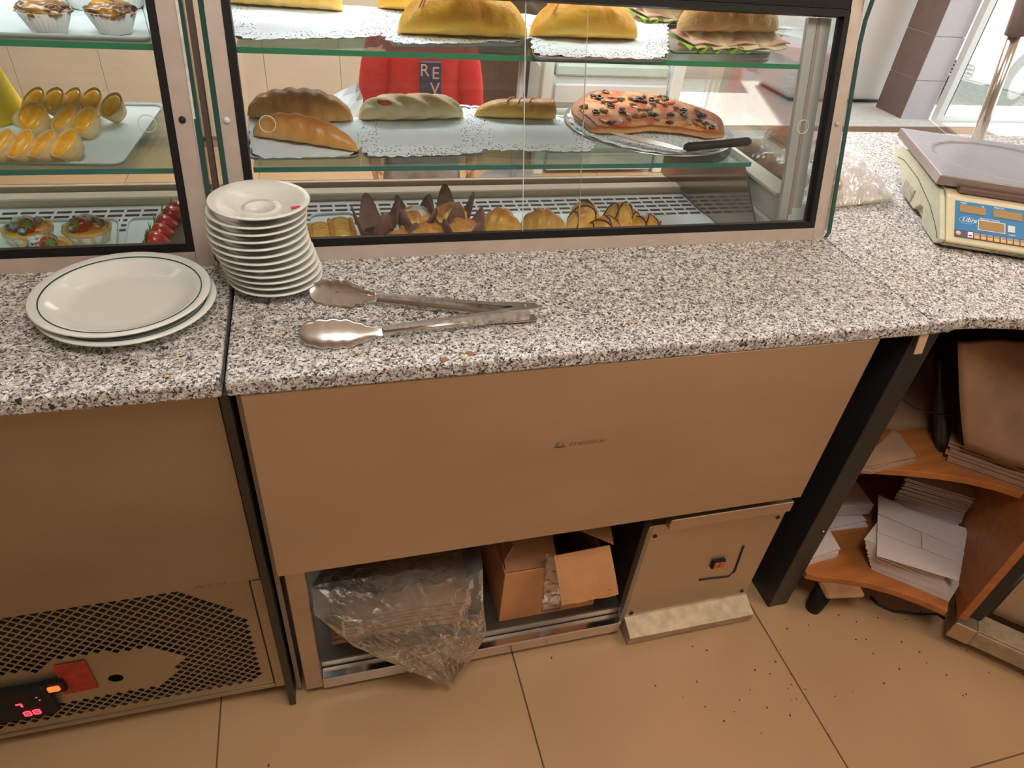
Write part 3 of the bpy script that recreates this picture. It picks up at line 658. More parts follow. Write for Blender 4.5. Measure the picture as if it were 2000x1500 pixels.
# large upright paper bags leaning against the back
def leaning(name, px4, zb, dy, lab, mat, cat='paper bag', th=.012):
    """a sheet whose foot stands at height zb and whose top leans back by dy"""
    b0_, b1_ = at(*px4[0], 2, zb), at(*px4[1], 2, zb); yt = (b0_.y+b1_.y)/2+dy
    c4 = [b0_, b1_, at(*px4[2], 1, yt), at(*px4[3], 1, yt)]
    for q in c4[2:]: q.z = min(q.z, .862)
    f = lambda u, v: (c4[0]*(1-u)+c4[1]*u)*(1-v)+(c4[3]*(1-u)+c4[2]*u)*v+Vector((0, .004*math.sin(u*9+v*4), 0))
    o = obj(name, MB().sheet(f, 10, 10, th), mat); tag(o, lab, cat); return o
leaning('brown_paper_bag', ((1884, 878), (2040, 930), (2060, 672), (1868, 672)), .506, .10, 'large dark brown paper bag leaning upright under the curved granite', kraft)
leaning('brown_paper_bag', ((1690, 838), (1822, 838), (1840, 690), (1760, 690)), .457, .16, 'small dark brown paper bag leaning behind the black post', kraft)
leaning('file_board', ((1836, 884), (1866, 888), (1872, 690), (1832, 690)), .457, .12, 'narrow black file board standing between the brown paper bags', blk_lam, 'board', .02)
pts = [at(px, py, 1, .10) for px, py in ((1760, 715), (1752, 745), (1757, 775), (1785, 797), (1830, 808), (1880, 813), (1920, 808), (1960, 790), (2010, 768), (2080, 745))]
tag(obj('hanging_cable', MB().tube([tuple(p) for p in pts], .0022, 8), cable_m), 'thin black cable drooping under the curved granite edge', 'cable')
pts = [at(px, py, 2, .006) for px, py in ((1700, 1165), (1715, 1180), (1745, 1193), (1790, 1199), (1830, 1198), (1846, 1208))]
tag(obj('floor_cable', MB().tube([tuple(p) for p in pts], .004, 8), cable_m), 'black cable lying on the floor under the lower corner shelf', 'cable')
q = [at(px, py, 1, .006) for px, py in ((1784, 692), (1800, 690), (1814, 652), (1798, 652))]
tag(obj('paper_tag', MB().prism([(p.x, min(p.z, .8735)) for p in q], .005, .0065, 'y'), M('beige_tag', (.62, .42, .26), .6)), 'narrow beige strip hanging down beside the black post', 'tag')
q = [at(px, py, 1, .0) for px, py in ((1853, 645), (1860, 657), (1868, 652), (1866, 644))]
tag(obj('torn_tape', MB().prism([(p.x, min(p.z, .8735)) for p in q], .012, .0135, 'y'), M('beige_tape', (.60, .48, .36), .6)), 'torn scrap of beige tape under the curved granite edge', 'tape')

# ================================================================== RIGHT CABINET (45 degrees)
ang = math.radians(-45)
rc = thing('corner_steel_cabinet', 'steel-based cabinet set at an angle at the right, open at the front', 'cabinet', (1.62, -.155, 0), ang)
P_ = lambda lo, hi, **k: MB().b2(lo, hi, **k)
obj('plinth', P_((.030, -.03, .035), (.9, .0, .085), bev=.002), bpy.data.materials['scuffed_aluminium'], rc, local=True)
obj('plinth_top', P_((.030, -.028, .0855), (.9, .03, .092), bev=.001), bpy.data.materials['scuffed_aluminium'], rc, local=True)
obj('end_cap', P_((-.02, -.034, .035), (.0295, .03, .092), bev=.002), steel, rc, local=True)
obj('foot', MB().lathe([(0, 0), (.02, 0), (.016, .034), (0, .034)], 12, (.02, .02, 0)), black_rub, rc, local=True)
obj('lower_panel', P_((.06, .05, .093), (.9, .055, .26)), steel, rc, local=True)
obj('inner_shelf', P_((.06, .056, .26), (.9, .5, .27)), steel_dk, rc, local=True)
obj('back', P_((.06, .5, .1), (.9, .51, .86)), steel_dk, rc, local=True)
obj('side', P_((.9, -.03, .03), (.91, .5, .87)), steel, rc, local=True)
wb = obj('white_carton', MB().box((0, 0, .06), (.26, .20, .12), bev=.002), whitecard, None); wb.location = Matrix.Rotation(ang, 4, 'Z') @ Vector((.26, .19, .27))+Vector((1.62, -.155, 0)); wb.rotation_euler.z = ang
tag(wb, 'white carton sitting inside the angled steel cabinet at the right edge', 'carton')

# ================================================================== DISPLAY CASES
TH = math.atan(.306); ct0, st0 = math.cos(TH), math.sin(TH)
def D(x, s, n): return Vector((x, .335+s*st0+n*ct0, .9+s*ct0-n*st0))       # leaning rear-door plane: s up the slope, n inwards
def dbox(mb, x0, x1, s0, s1, n0, n1):
    p = [D(x, s, n) for x in (x0, x1) for s in (s0, s1) for n in (n0, n1)]
    return mb.add(p, [(0, 1, 3, 2), (4, 6, 7, 5), (0, 4, 5, 1), (2, 3, 7, 6), (0, 2, 6, 4), (1, 5, 7, 3)])
SU, SL, DECK = 1.216, 1.024, .815
def side_profile(k=0):
    pts = [(.338-k, .902), (.334-k, .915), (.448-k, 1.262), (.456-k, 1.30), (.458-k, 1.42), (.80, 1.42), (.90, 1.36), (.95, 1.22), (.965, 1.05), (.965, .902)]
    return pts
def make_case(x0, x1, lab, edge_mat, xr_shelf, stile_l, stile_r, panes):
    t = thing('display_case', lab, 'display case', ((x0+x1)/2, .65, .9))
    # base box, deck and grille
    obj('base', MB().b2((x0+.01, .37, .60), (x1-.01, .93, .788)), steel_dk, t)
    obj('front_skirt', MB().b2((x0+.01, .935, .02), (x1-.01, .95, .80)), creamw, t)
    obj('deck', MB().b2((x0+.02, .36, .802), (x1-.03, .655, DECK), bev=.001), white_p, t)
    g = obj('vent_grille', MB().b2((x0+.02, .66, .79), (x1-.03, .80, .808)), white_p, t)
    sl = MB(); nx = int((x1-x0-.1)/.034)
    for i in range(nx):
        for j in range(5): sl.b2((x0+.04+i*.034, .672+j*.024, .8075), (x0+.068+i*.034, .682+j*.024, .8086))
    obj('slots', sl, dark, g, kind='stuff')
    obj('front_ledge', MB().b2((x0+.02, .802, .79), (x1-.03, .84, .826), bev=.003), M('beige_ledge_'+lab[:4], (.74, .64, .50), .5), t)
    obj('case_top', MB().b2((x0, .47, 1.425), (x1, .80, 1.44)), white_p, t)
    # rear door frame, mitred in look, each bar its own part
    fw = .0245
    rl = obj('door_stile', dbox(MB(), x0, x0+stile_l, 0, .475, 0, .02), alu, t)
    obj('door_stile', dbox(MB(), x1-stile_r, x1, 0, .475, 0, .02), alu, t)
    obj('door_rail', dbox(MB(), x0+stile_l+.0006, x1-stile_r-.0006, .0, .024, 0, .02), alu, t)
    obj('door_rail', dbox(MB(), x0+stile_l+.0006, x1-stile_r-.0006, .437, .475, 0, .02), M('dark_rail_'+lab[:4], (.012, .009, .009), .6, spec=.2), t)
    gl, gr = x0+stile_l, x1-stile_r; gw = .0125
    gk = obj('gasket', dbox(MB(), gl, gl+gw, .0245, .436, -.001, .022), black_rub, t); obj('gasket', dbox(MB(), gr-gw, gr, .0245, .436, -.001, .022), black_rub, t)
    obj('gasket', dbox(MB(), gl+gw+.0003, gr-gw-.0003, .0245, .038, -.001, .022), black_rub, t); obj('gasket', dbox(MB(), gl+gw+.0003, gr-gw-.0003, .424, .436, -.001, .022), black_rub, t)
    for (xc, rr_, mt) in ((x0+stile_l*.42, .0052, alu_w if x0 > -.5 else dark), (x1-stile_r*.55, .0052, alu if x0 > -.5 else dark)):
        q = D(xc, .232, -.0012); rot = Matrix.Rotation(PI/2-TH, 4, 'X')
        obj('frame_plug', MB().lathe([(0, -.002), (rr_, -.002), (rr_, .0015), (0, .0015)], 18, q, rot=rot), mt, t)
    for k, (a, b_, n, rx, rs_) in enumerate(panes):
        pn = obj('sliding_pane', dbox(MB(), a, b_, .036, .428, n, n+.004), glass, t)
        if a > gl+.1: obj('pane_edge', dbox(MB(), a-.0009, a-.0001, .037, .427, n, n+.004), M('bright_glass_edge%d' % k, (.80, .82, .80), .3), pn)
        if b_ < gr-.1: obj('pane_edge', dbox(MB(), b_+.0001, b_+.0008, .037, .427, n, n+.004), M('grey_glass_edge%d' % k, (.50, .52, .50), .3), pn)
        q = D(rx, rs_, n-.001); obj('finger_ring', MB().torus(q, .0128, .0008, Matrix.Rotation(PI/2-TH, 4, 'X'), 28, 5), alu_w, pn)
    # shelves with visible edges
    for z, y, xr in ((SU, .470, xr_shelf[0]), (SL, .455, xr_shelf[1])):
        xl = x0+.035 if x0 > -.5 else x0+.02
        s_ = obj('glass_shelf', MB().b2((xl, y, z-.009), (xr, y+.33, z)), shelf_gl, t)
        obj('shelf_edge', MB().b2((xl, y-.0012, z-.009), (xr, y-.0001, z)), edge_mat if z > 1.1 else edge_t, s_)
        obj('shelf_edge', MB().b2((xr+.0001, y, z-.009), (xr+.0012, y+.33, z)), edge_mat, s_)
    # bent side glasses
    for sx in (x0-.008, x1+.004) if x0 > -.5 else (x1+.002,):
        sg = obj('side_glass', MB().prism(side_profile(), sx, sx+.008, 'x'), glass, t)
        eg = MB(); pr = side_profile(.0012)
        for i in range(4):
            (ya, za), (yb, zb) = pr[i], pr[i+1]
            eg.add([(sx-.0003, ya, za), (sx+.0083, ya, za), (sx+.0083, yb, zb), (sx-.0003, yb, zb), (sx-.0003, ya+.0025, za), (sx+.0083, ya+.0025, za), (sx+.0083, yb+.0025, zb), (sx-.0003, yb+.0025, zb)],
                   [(0, 1, 2, 3), (4, 7, 6, 5), (0, 3, 7, 4), (1, 5, 6, 2), (0, 4, 5, 1), (3, 2, 6, 7)])
        obj('side_glass_edge', eg, M('dark_green_edge%s' % str(sx)[:6], (.015, .065, .055), .15, coat=.6), sg)
    # curved front glass
    pr = [(.94, .802), (.955, 1.05), (.94, 1.2), (.895, 1.33), (.80, 1.415)]
    obj('front_glass', MB().sheet(lambda u, v: (x0+.004+(x1-x0-.008)*u, *[pr[min(3, int(v*4))][k]*(1-(v*4-min(3, int(v*4))))+pr[min(3, int(v*4))+1][k]*(v*4-min(3, int(v*4))) for k in (0, 1)]), 2, 12, .005, False), glass, t)
    # lamp tube under the top
    obj('lamp_housing', MB().b2((x0+.06, .50, 1.402), (x1-.06, .56, 1.424)), white_p, t)
    return t
RX0, RX1 = .009, 1.194
rcase = make_case(RX0, RX1, 'right glass pastry display case with aluminium-framed sliding rear doors', edge_g, (1.105, 1.045), .0245, .0275,
                  [(.0345, .635, .0125, .08, .226), (.520, 1.166, .0065, 1.104, .226)])
lcase = make_case(-1.25, -.031, 'left glass pastry display case behind the two dinner plates', edge_g, (-.052, -.052), .0245, .028,
                  [(-1.22, -.60, .0125, -1.16, .226), (-.66, -.059, .0065, -.099, .226)])
obj('white_edge_strip', dbox(MB(), -.0305, -.0265, 0, .5, -.002, .03), alu_w, lcase)
obj('gap_seal', dbox(MB(), -.019, -.010, .0, .52, .015, .03), M('brown_sealant', (.10, .06, .04), .7), lcase)
# right case interior side wall: white panel with polished steel lining
rw = obj('interior_side_wall', MB().prism([(.362, .905), (.93, .905), (.93, .958), (.385, .958)], 1.118, 1.165, 'x', bev=.001), M('grey_white_lining', (.56, .60, .60), .5), rcase)
obj('lining_rim', MB().b2((1.112, .43, .9585), (1.168, .93, .966), bev=.001), M('cream_rim', (.72, .70, .60), .5), rcase)
obj('polished_lining', MB().prism([(.375, .818), (.93, .818), (.93, .985), (.56, .985)], 1.098, 1.102, 'x'), mirror_st, rcase)
obj('lower_side_wall', MB().b2((1.104, .37, .812), (1.165, .93, .9045)), bpy.data.materials['grey_white_lining'], rcase)
# pale upright inside the right-hand end (frame of the second sliding door)
obj('inner_upright', dbox(MB(), 1.098, 1.150, .038, .424, .03, .04), M('grey_upright', (.50, .52, .52), .35, .3), rcase)
obj('upright_groove', dbox(MB(), 1.118, 1.126, .038, .424, .0285, .0298), M('brownish_groove', (.36, .30, .29), .4, .2), rcase)
# small maker's plate under upper shelf

# ================================================================== CROCKERY AND TONGS
def plate_prof(R, hgt, foot, rim, th=.004):
    return [(0, .003), (foot, .003), (foot+.002, 0), (foot+.006, 0), (foot+.008, .004), (R*.80, hgt*.62), (R-.002, hgt-.001), (R, hgt+.0012), (R-.002, hgt+.0026), (rim, hgt*.70+th*.6), (foot+.010, .0062), (foot*.85, .0052), (0, .0048)]
def plate(loc, lab, grp):
    t = thing('dinner_plate', lab, 'plate', loc, 0, grp)
    obj('plate_body', MB().lathe(plate_prof(.124, .021, .078, .098), 96), porc, t, local=True)
    obj('green_rim_line', MB().lathe([(.1088, .0204), (.1088, .02115), (.1104, .0216), (.1104, .0208)], 96), green_line, t, local=True)
    return t
plate((-.139, .198, .9002), 'lower white dinner plate of the two beside the saucer stack', 'white dinner plates')
plate((-.146, .205, .9105), 'upper white dinner plate with thin green rim line beside the saucer stack', 'white dinner plates')
sp = [(0, .002), (.028, .002), (.029, 0), (.032, 0), (.034, .003), (.058, .012), (.073, .0185), (.0752, .0205), (.073, .0218), (.056, .0150), (.034, .0075), (.024, .0062), (.0235, .0074), (.0215, .0074), (.021, .0056), (0, .0056)]
s0 = obj('saucer', MB().lathe(sp, 72), porc)
xs = [.067, .066, .063, .0605, .057, .0535, .0515, .050, .0505, .052, .054, .059]
ordn = ['bottom saucer of the tall white stack, touching the granite', 'second white saucer up from the granite in the stack', 'third white saucer up from the granite in the stack', 'fourth white saucer up from the granite in the stack', 'fifth white saucer up from the granite in the stack', 'sixth white saucer up from the granite in the stack',
        'sixth white saucer down from the top of the stack', 'fifth white saucer down from the top of the stack', 'fourth white saucer down from the top of the stack', 'third white saucer down from the top of the stack', 'second white saucer down, just under the top one', 'top white saucer of the stack, its empty well in view']
ys = [.262, .262, .260, .258, .257, .256, .256, .257, .258, .258, .258, .256]
for k in range(12):
    o = s0 if k == 0 else s0.copy()
    if k: COL.objects.link(o)
    o.location = (xs[k]+.004, ys[k]-.003, .9002+k*.0117+(.003 if k == 11 else 0)); o.rotation_euler = (0, 0, k*.7)
    tag(o, ordn[k], 'saucer', 'stack of white saucers')
sx_ = s0.location
q = Vector((.054+.004+.058, .256-.003-.030, .9002+.0117*11+.003+.0185))
sg_ = obj('red_piece', MB().box((q.x, q.y, q.z), (.014, .007, .0014), rz=.3), M('flat_red', (.55, .03, .03), .4)); tag(sg_, 'tiny flat red piece on the right rim of the top saucer', 'packet')  # small flat red piece on the saucer rim

tg = thing('serving_tongs', 'stainless steel serving tongs with scalloped spoon ends on the granite', 'tongs', (.45, .098, .9))
def tong_arm(p0, p1, tip, wz=.010, side=1, name='arm'):
    """channel-section arm from the hinge p0 to the neck p1, spoon to the tip"""
    p0, p1, tip = Vector(p0), Vector(p1), Vector(tip); d = (p1-p0).normalized(); n = Vector((-d.y, d.x, 0))*side
    vs = []; fs = []; N = 10
    for i in range(N+1):
        t = i/N; c = p0.lerp(p1, t); hw = (.0115 if t < .12 else .0100-.003*t); dp = .010-.003*t
        for (a, z) in ((0, -hw), (dp, -hw), (dp, -hw+.0012), (.0012, -hw+.0012), (.0012, hw-.0012), (dp, hw-.0012), (dp, hw), (0, hw)): vs.append(c+n*a*1.0+Vector((0, 0, z)))
    for i in range(N):
        for k in range(8): fs.append((i*8+k, i*8+(k+1) % 8, (i+1)*8+(k+1) % 8, (i+1)*8+k))
    fs += [tuple(range(8)), tuple(N*8+k for k in range(8))[::-1]]
    ar = obj(name, MB().add(vs, fs), chrome, tg)
    obj('arm_rib', MB().tube([p0.lerp(p1, .42)-n*.0006, p0.lerp(p1, .5)-n*.0012, p1-n*.0012], [.0006, .0018, .0018], 6), chrome, tg)
    # spoon: scalloped shallow bowl
    L = (tip-p1).length; e = (tip-p1).normalized(); w_ = Vector((0, 0, 1)); vs = []; fs = []; nu, nv = 60, 10
    def sp_(u, v, off=0):
        prof = math.sin(PI*min(1, (u*.93+.07)))**.55 if u > 0 else .2
        k_ = min(1, u/.5); k_ = k_*k_*(3-2*k_); wid = (.0065+.0165*k_)*(1 if u < .6 else max(.06, 1-((u-.6)/.4)**2.4)**.5); sc = 1+.13*abs(math.sin(u*PI*6)) if .22 < u < .97 else 1
        vv_ = (v*2-1)*wid*sc; bow = .009*(1-(v*2-1)**2)*min(1, u*3)*prof
        return p1+e*(L*u)-n*(bow+off)+Vector((0, .76, .62))*vv_
    m = MB().sheet(lambda u, v: sp_(u, v), nu, nv, .0008)
    sp2 = obj('spoon_end', m, chrome, tg)
    obj('spoon_rib', MB().tube([sp_(u, .5, -.0008) for u in (.05, .2, .35, .5, .62)], .0012, 6), chrome, sp2)
tong_arm((.462, .105, .9165), (.226, .172, .9185), (.122, .206, .911), side=1)
tong_arm((.462, .092, .9165), (.226, .073, .915), (.104, .079, .918), side=-1)
obj('hinge_plate', MB().prism([(.424, .087), (.474, .090), (.478, .098), (.474, .108), (.452, .112), (.424, .117), (.436, .101)], .927, .9282, 'z', bev=.0004), chrome, tg)
obj('hinge_plate', MB().prism([(.424, .087), (.474, .090), (.478, .098), (.474, .108), (.452, .112), (.424, .117), (.436, .101)], .9045, .9057, 'z', bev=.0004), chrome, tg)
obj('rivet', MB().lathe([(0, .9283), (.003, .9283), (.0028, .9295), (0, .930)], 14, (.455, .101, 0)), steel_dk, tg)

# ================================================================== UNDER-COUNTER: BOX, BAG, BROWN PAPER
bx = thing('cardboard_box', 'open brown cardboard box on the low steel shelf with a torn flap hanging out', 'box', (.58, .2, .083))
x0, x1, y0, y1, z0, z1 = .468, .704, .068, .30, .0825, .262
obj('front_wall', MB().b2((x0, y0, z0), (x1, y0+.004, z1), bev=.0008), card, bx)
obj('side_wall', MB().b2((x0, y0+.0045, z0), (x0+.004, y1, z1), bev=.0008), card, bx)
obj('side_wall', MB().b2((x1-.004, y0+.0045, z0), (x1, y1, z1), bev=.0008), card, bx)
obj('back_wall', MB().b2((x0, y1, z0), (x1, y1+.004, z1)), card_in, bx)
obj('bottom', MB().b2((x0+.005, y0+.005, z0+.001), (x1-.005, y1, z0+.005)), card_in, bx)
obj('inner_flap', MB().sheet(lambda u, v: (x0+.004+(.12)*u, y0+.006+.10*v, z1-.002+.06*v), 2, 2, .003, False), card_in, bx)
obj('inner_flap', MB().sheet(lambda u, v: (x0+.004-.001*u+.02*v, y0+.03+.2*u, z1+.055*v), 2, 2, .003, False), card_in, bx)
fq = [at(1097, 1183, 1, -.006), at(1208, 1162, 1, -.01), at(1191, 1065, 1, .055), at(1082, 1086, 1, .058)]
obj('hanging_flap', MB().sheet(lambda u, v: (fq[0]*(1-u)+fq[1]*u)*(1-v)+(fq[3]*(1-u)+fq[2]*u)*v+Vector((0, -.004*math.sin(PI*v), .002*math.sin(u*14)*(1-v))), 10, 6, .003, False), card, bx)
fq2 = [at(1197, 1064, 1, .06), at(1122, 1032, 1, .06), at(1150, 1000, 1, .12), at(1185, 1000, 1, .12)]
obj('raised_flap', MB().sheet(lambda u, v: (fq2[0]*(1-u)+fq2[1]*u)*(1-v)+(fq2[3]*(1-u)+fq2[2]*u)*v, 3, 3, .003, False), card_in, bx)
tp = [at(1057, 1195, 1, .0672), at(1095, 1190, 1, .0672), at(1098, 1085, 1, .0672), at(1066, 1082, 1, .0672)]
obj('packing_tape', MB().sheet(lambda u, v: (tp[0]*(1-u)+tp[1]*u)*(1-v)+(tp[3]*(1-u)+tp[2]*u)*v+Vector((0, -.001*math.sin(v*30+u*3), 0)), 4, 14, .0003), film, bx)
q = at(1192, 1149, 1, -.012); obj('orange_stamp', MB().torus((q.x-.002, q.y-.003, q.z), .0035, .0008, Matrix.Rotation(PI/2, 4, 'X'), 14, 4), M('orange_ink', (.55, .12, .04), .6), bx)
# brown paper bundle inside the bag
bn = thing('wrapped_bread_bag_bundle', 'bundle of folded brown paper with barcode label on the low steel shelf', 'bundle', (.2, .2, .083))
for k in range(6):
    y_ = .085+.004*k
    obj('paper_layer', MB().sheet(lambda u, v, k=k, y_=y_: (.09+.30*u+.004*k, y_+.30*v, .0835+.010*k+.012*math.sin(PI*u)+.006*math.sin(v*6+k)), 10, 8, .005), kraft, bn)
l4 = [at(670, 1245, 1, .075), at(712, 1238, 1, .075), at(706, 1210, 1, .083), at(667, 1212, 1, .083)]
lb = obj('barcode_label', MB().sheet(lambda u, v: (l4[0]*(1-u)+l4[1]*u)*(1-v)+(l4[3]*(1-u)+l4[2]*u)*v, 2, 2, .0006, False), M('label_white', (.75, .66, .58), .6), bn)
for k in range(9):
    v0 = .10+k*.095
    if k == 4: continue
    g_ = lambda u, v: (l4[0]*(1-u)+l4[1]*u)*(1-v)+(l4[3]*(1-u)+l4[2]*u)*v+Vector((0, -.0012, .0004))
    obj('bar', MB().sheet(lambda u, v: g_(.12+.7*u, v0+.045*v), 1, 1, .0003, False), dark, lb)
rows = [((638, 1100), (938, 1050), .12), ((608, 1145), (943, 1110), .05), ((614, 1200), (944, 1180), .008), ((690, 1262), (951, 1238), -.02), ((782, 1300), (925, 1282), -.028), ((868, 1326), (886, 1320), -.025)]
rows3 = [(at(*a_, 1, y), at(*b_, 1, y)) for a_, b_, y in rows]
def bagf(u, v, side=-1, amp=.035):
    v = min(.9999, max(0, v)); k = v*(len(rows3)-1); i = min(len(rows3)-2, int(k)); f = k-i; f = f*f*(3-2*f)*.4+f*.6
    a_ = rows3[i][0].lerp(rows3[i+1][0], f); b_ = rows3[i][1].lerp(rows3[i+1][1], f); p = a_.lerp(b_, u)
    e = math.sin(PI*u)**.7
    cr_ = .011*(abs(noise.noise(Vector((u*5+v*3, v*4, side*3))))*2-.5)+.007*(abs(noise.noise(Vector((u*13-v*7, v*9, side*7))))*2-.5)+.0025*noise.noise(Vector((u*40, v*40, side)))
    return p+Vector((0, side*e*amp*(1-.5*v)+cr_*min(1, e*2)*(1 if side < 0 else .5), cr_*.5*e))
bg_ = thing('plastic_bag', 'crumpled clear plastic bag spilling over the edge of the low steel shelf', 'bag', (.2, .05, .06))
obj('front_film', MB().sheet(lambda u, v: bagf(u, v, -1, .03), 60, 60, .0003, False), film, bg_)
obj('back_film', MB().sheet(lambda u, v: bagf(u, v, 1, .012), 40, 40, .0003, False), film, bg_)
for (pts_, r_) in (([(.05, .18), (.12, .32), (.22, .48), (.32, .62), (.45, .78), (.62, .93)], .0016), ([(.80, .22), (.83, .38), (.90, .52), (.97, .68)], .0018), ([(.55, .55), (.62, .40), (.72, .28)], .0010), ([(.30, .60), (.50, .72), (.70, .90)], .0010), ([(.97, .70), (.93, .85), (.75, .96)], .0014)):
    P3 = [bagf(u, v, -1, .03)+Vector((0, -.002, 0)) for u, v in pts_]
    obj('crease', MB().tube(P3, [r_*.3]+[r_]*(len(P3)-2)+[r_*.3], 5), film, bg_)

# ================================================================== WEIGHING SCALE
u_ = Vector((.899, -.438, 0)); v_ = Vector((.438, .899, 0)); RZ = math.atan2(-.438, .899)
O = Vector((1.442, .268, .9))
sc = thing('weighing_scale', 'cream retail weighing scale with square steel plate and blue keypad panel', 'scale', tuple(O), RZ)
prof = [(.012, .004), (.0, .012), (-.002, .022), (.088, .087), (.115, .093), (.40, .093), (.425, .085), (.425, .055), (.36, .045), (.355, .028), (.33, .028), (.325, .004)]
bd = MB().prism(prof, .006, .40, 'x', bev=.003, seg=2)
obj('body', bd, cream_pl, sc, local=True)
prof2 = [(.022, .002), (.004, .012), (.0, .022), (.09, .080), (.115, .090), (.39, .090), (.46, .075), (.47, .050), (.445, .036), (.40, .046), (.36, .030), (.30, .008), (.20, .008), (.17, .030), (.15, .030), (.12, .002)]
obj('side_cheek', MB().prism(prof2, -.006, .0055, 'x', bev=.003, seg=2), cream_side, sc, local=True)
obj('seam', MB().tube([(-.0066, .012, .018), (-.0066, .05, .032), (-.0066, .12, .050), (-.0066, .25, .066), (-.0066, .38, .066), (-.0066, .43, .058)], .0006, 5), dark, sc, local=True)
obj('front_seam', MB().tube([(0, -.0022, .0165), (.39, -.0022, .0165)], .0006, 5), dark, sc, local=True)
sgp = obj('serial_label', MB().b2((-.0085, .23, .014), (-.0062, .31, .042)), M('worn_label', (.50, .42, .34), .6, var=.3, vscale=90), sc, local=True)
obj('plate_neck', MB().b2((.03, .10, .0935), (.37, .38, .103)), M('brown_gap_steel', (.20, .12, .10), .4, .3), sc, local=True)
# steel plate: bent edges, pressed oval
PB = (Matrix.Rotation(-RZ, 4, 'Z') @ (Vector((1.479, .379, 1.02))-O)); pz = .120
x0, y0 = PB.x, PB.y
hh = lambda x, y: -.0022 if ((x-x0-.20)/.165)**2+((y-y0-.175)/.135)**2 < 1 else 0
def pl_(u, v): x, y = x0+.41*u, y0+.352*v; return (x, y, pz+hh(x, y))
obj('weighing_plate', MB().sheet(pl_, 70, 60, .0012), plate_st, sc, local=True)
obj('plate_edge', MB().b2((x0-.0015, y0-.0015, pz-.020), (x0+.41, y0-.0002, pz-.0005), bev=.0005).b2((x0-.0015, y0, pz-.020), (x0-.0002, y0+.352, pz-.0005), bev=.0005).b2((x0, y0+.3522, pz-.020), (x0+.41, y0+.3535, pz-.0005)).b2((x0+.4102, y0, pz-.020), (x0+.4115, y0+.352, pz-.0005)), M('plate_edge_steel', (.40, .33, .30), .35, .9), sc, local=True)
# sloped keypad panel
sl_ = Vector((0, .090, .065)).normalized(); nrm = Vector((0, -.065, .090)).normalized()
base = Vector((0, -.002, .022))
def K(x, s, off): return base+Vector((x, 0, 0))+sl_*s+nrm*off
def kp(mb, xa, xb, sa, sb_, o0=.0005, o1=.0015):
    p = [K(x, s, o) for x in (xa, xb) for s in (sa, sb_) for o in (o0, o1)]
    return mb.add(p, [(0, 1, 3, 2), (4, 6, 7, 5), (0, 4, 5, 1), (2, 3, 7, 6), (0, 2, 6, 4), (1, 5, 7, 3)])
kpn = obj('keypad_panel', kp(MB(), .022, .385, .030, .102), blue, sc, local=True)
obj('key_strip', kp(MB(), .022, .385, .012, .0297), slate, sc, local=True)
def disp(xa, xb, sa, sb_, fr_=False):
    d_ = obj('display', kp(MB(), xa, xb, sa, sb_, .0016, .0024), lcd, sc, local=True)
    if fr_:
        obj('display_outline', kp(kp(kp(kp(MB(), xa-.0015, xb+.0015, sa-.0015, sa-.0003, .0016, .0022), xa-.0015, xb+.0015, sb_+.0003, sb_+.0015, .0016, .0022), xa-.0015, xa-.0003, sa, sb_, .0016, .0022), xb+.0003, xb+.0015, sa, sb_, .0016, .0022), whitep, d_, local=True)
disp(.031, .085, .074, .093); disp(.101, .160, .074, .093); disp(.178, .25, .074, .093); disp(.071, .124, .038, .060, True)
MW = W(sc)
def ktext(body, x, s, size, sh=0):
    o3 = K(x, s, .0018); m3 = MW @ frame(o3, (1, 0, 0), sl_); text('panel_lettering', body, size, m3, whitep, sc, .0001, sh)
ktext('PESO', .032, .0955, .0062); ktext('kg', .076, .0945, .0055); ktext('PRECIO', .102, .0955, .0062); ktext('PRECIO TOTAL', .073, .0625, .0062)
ktext('Libra', .036, .052, .0150, .35); ktext('TARA', .132, .034, .006)
pts = [K(.047+.0165*math.cos(a*PI/12), .0555+.0085*math.sin(a*PI/12), .0018) for a in range(25)]
obj('logo_oval', MB().tube(pts, .0003, 4, cap=False), whitep, sc, local=True)
dd = obj('level_dial', MB().lathe([(0, 0), (.0055, 0), (.005, .0012), (0, .0014)], 20), M('dial_beige', (.62, .50, .42), .5), sc, local=True)
o3 = frame(K(.0295, .021, .0016), (1, 0, 0), sl_); dd.matrix_local = o3
for k in range(12):
    xk = .049+k*.0135
    ky = obj('key', kp(MB(), xk, xk+.0105, .014, .0275, .0016, .0026), whitep if k == 0 else yellow_k, sc, local=True)
    if k: obj('key_top', kp(MB(), xk+.0006, xk+.0099, .0215, .0270, .00265, .003), M('key_blue%d' % k, (.18, .30, .48), .5), ky, local=True)
    else: obj('key_mark', MB().blob(K(xk+.005, .019, .0028), (.004, .0018, .0008), 1, .1), dark, ky, local=True)
obj('grey_key', kp(MB(), .131, .145, .042, .058, .0016, .0028), M('grey_key', (.60, .62, .58), .5), sc, local=True)
pts = [Vector((.085+.008*k, -.0026+(-.0006), .010+.003*math.sin(k*2.1))) for k in range(14)]
obj('pen_scribble', MB().tube([Vector((.10+.007*k, -.0014, .0125+.0018*math.sin(k*2.3))) for k in range(12)], .0005, 4), dark, sc, local=True)
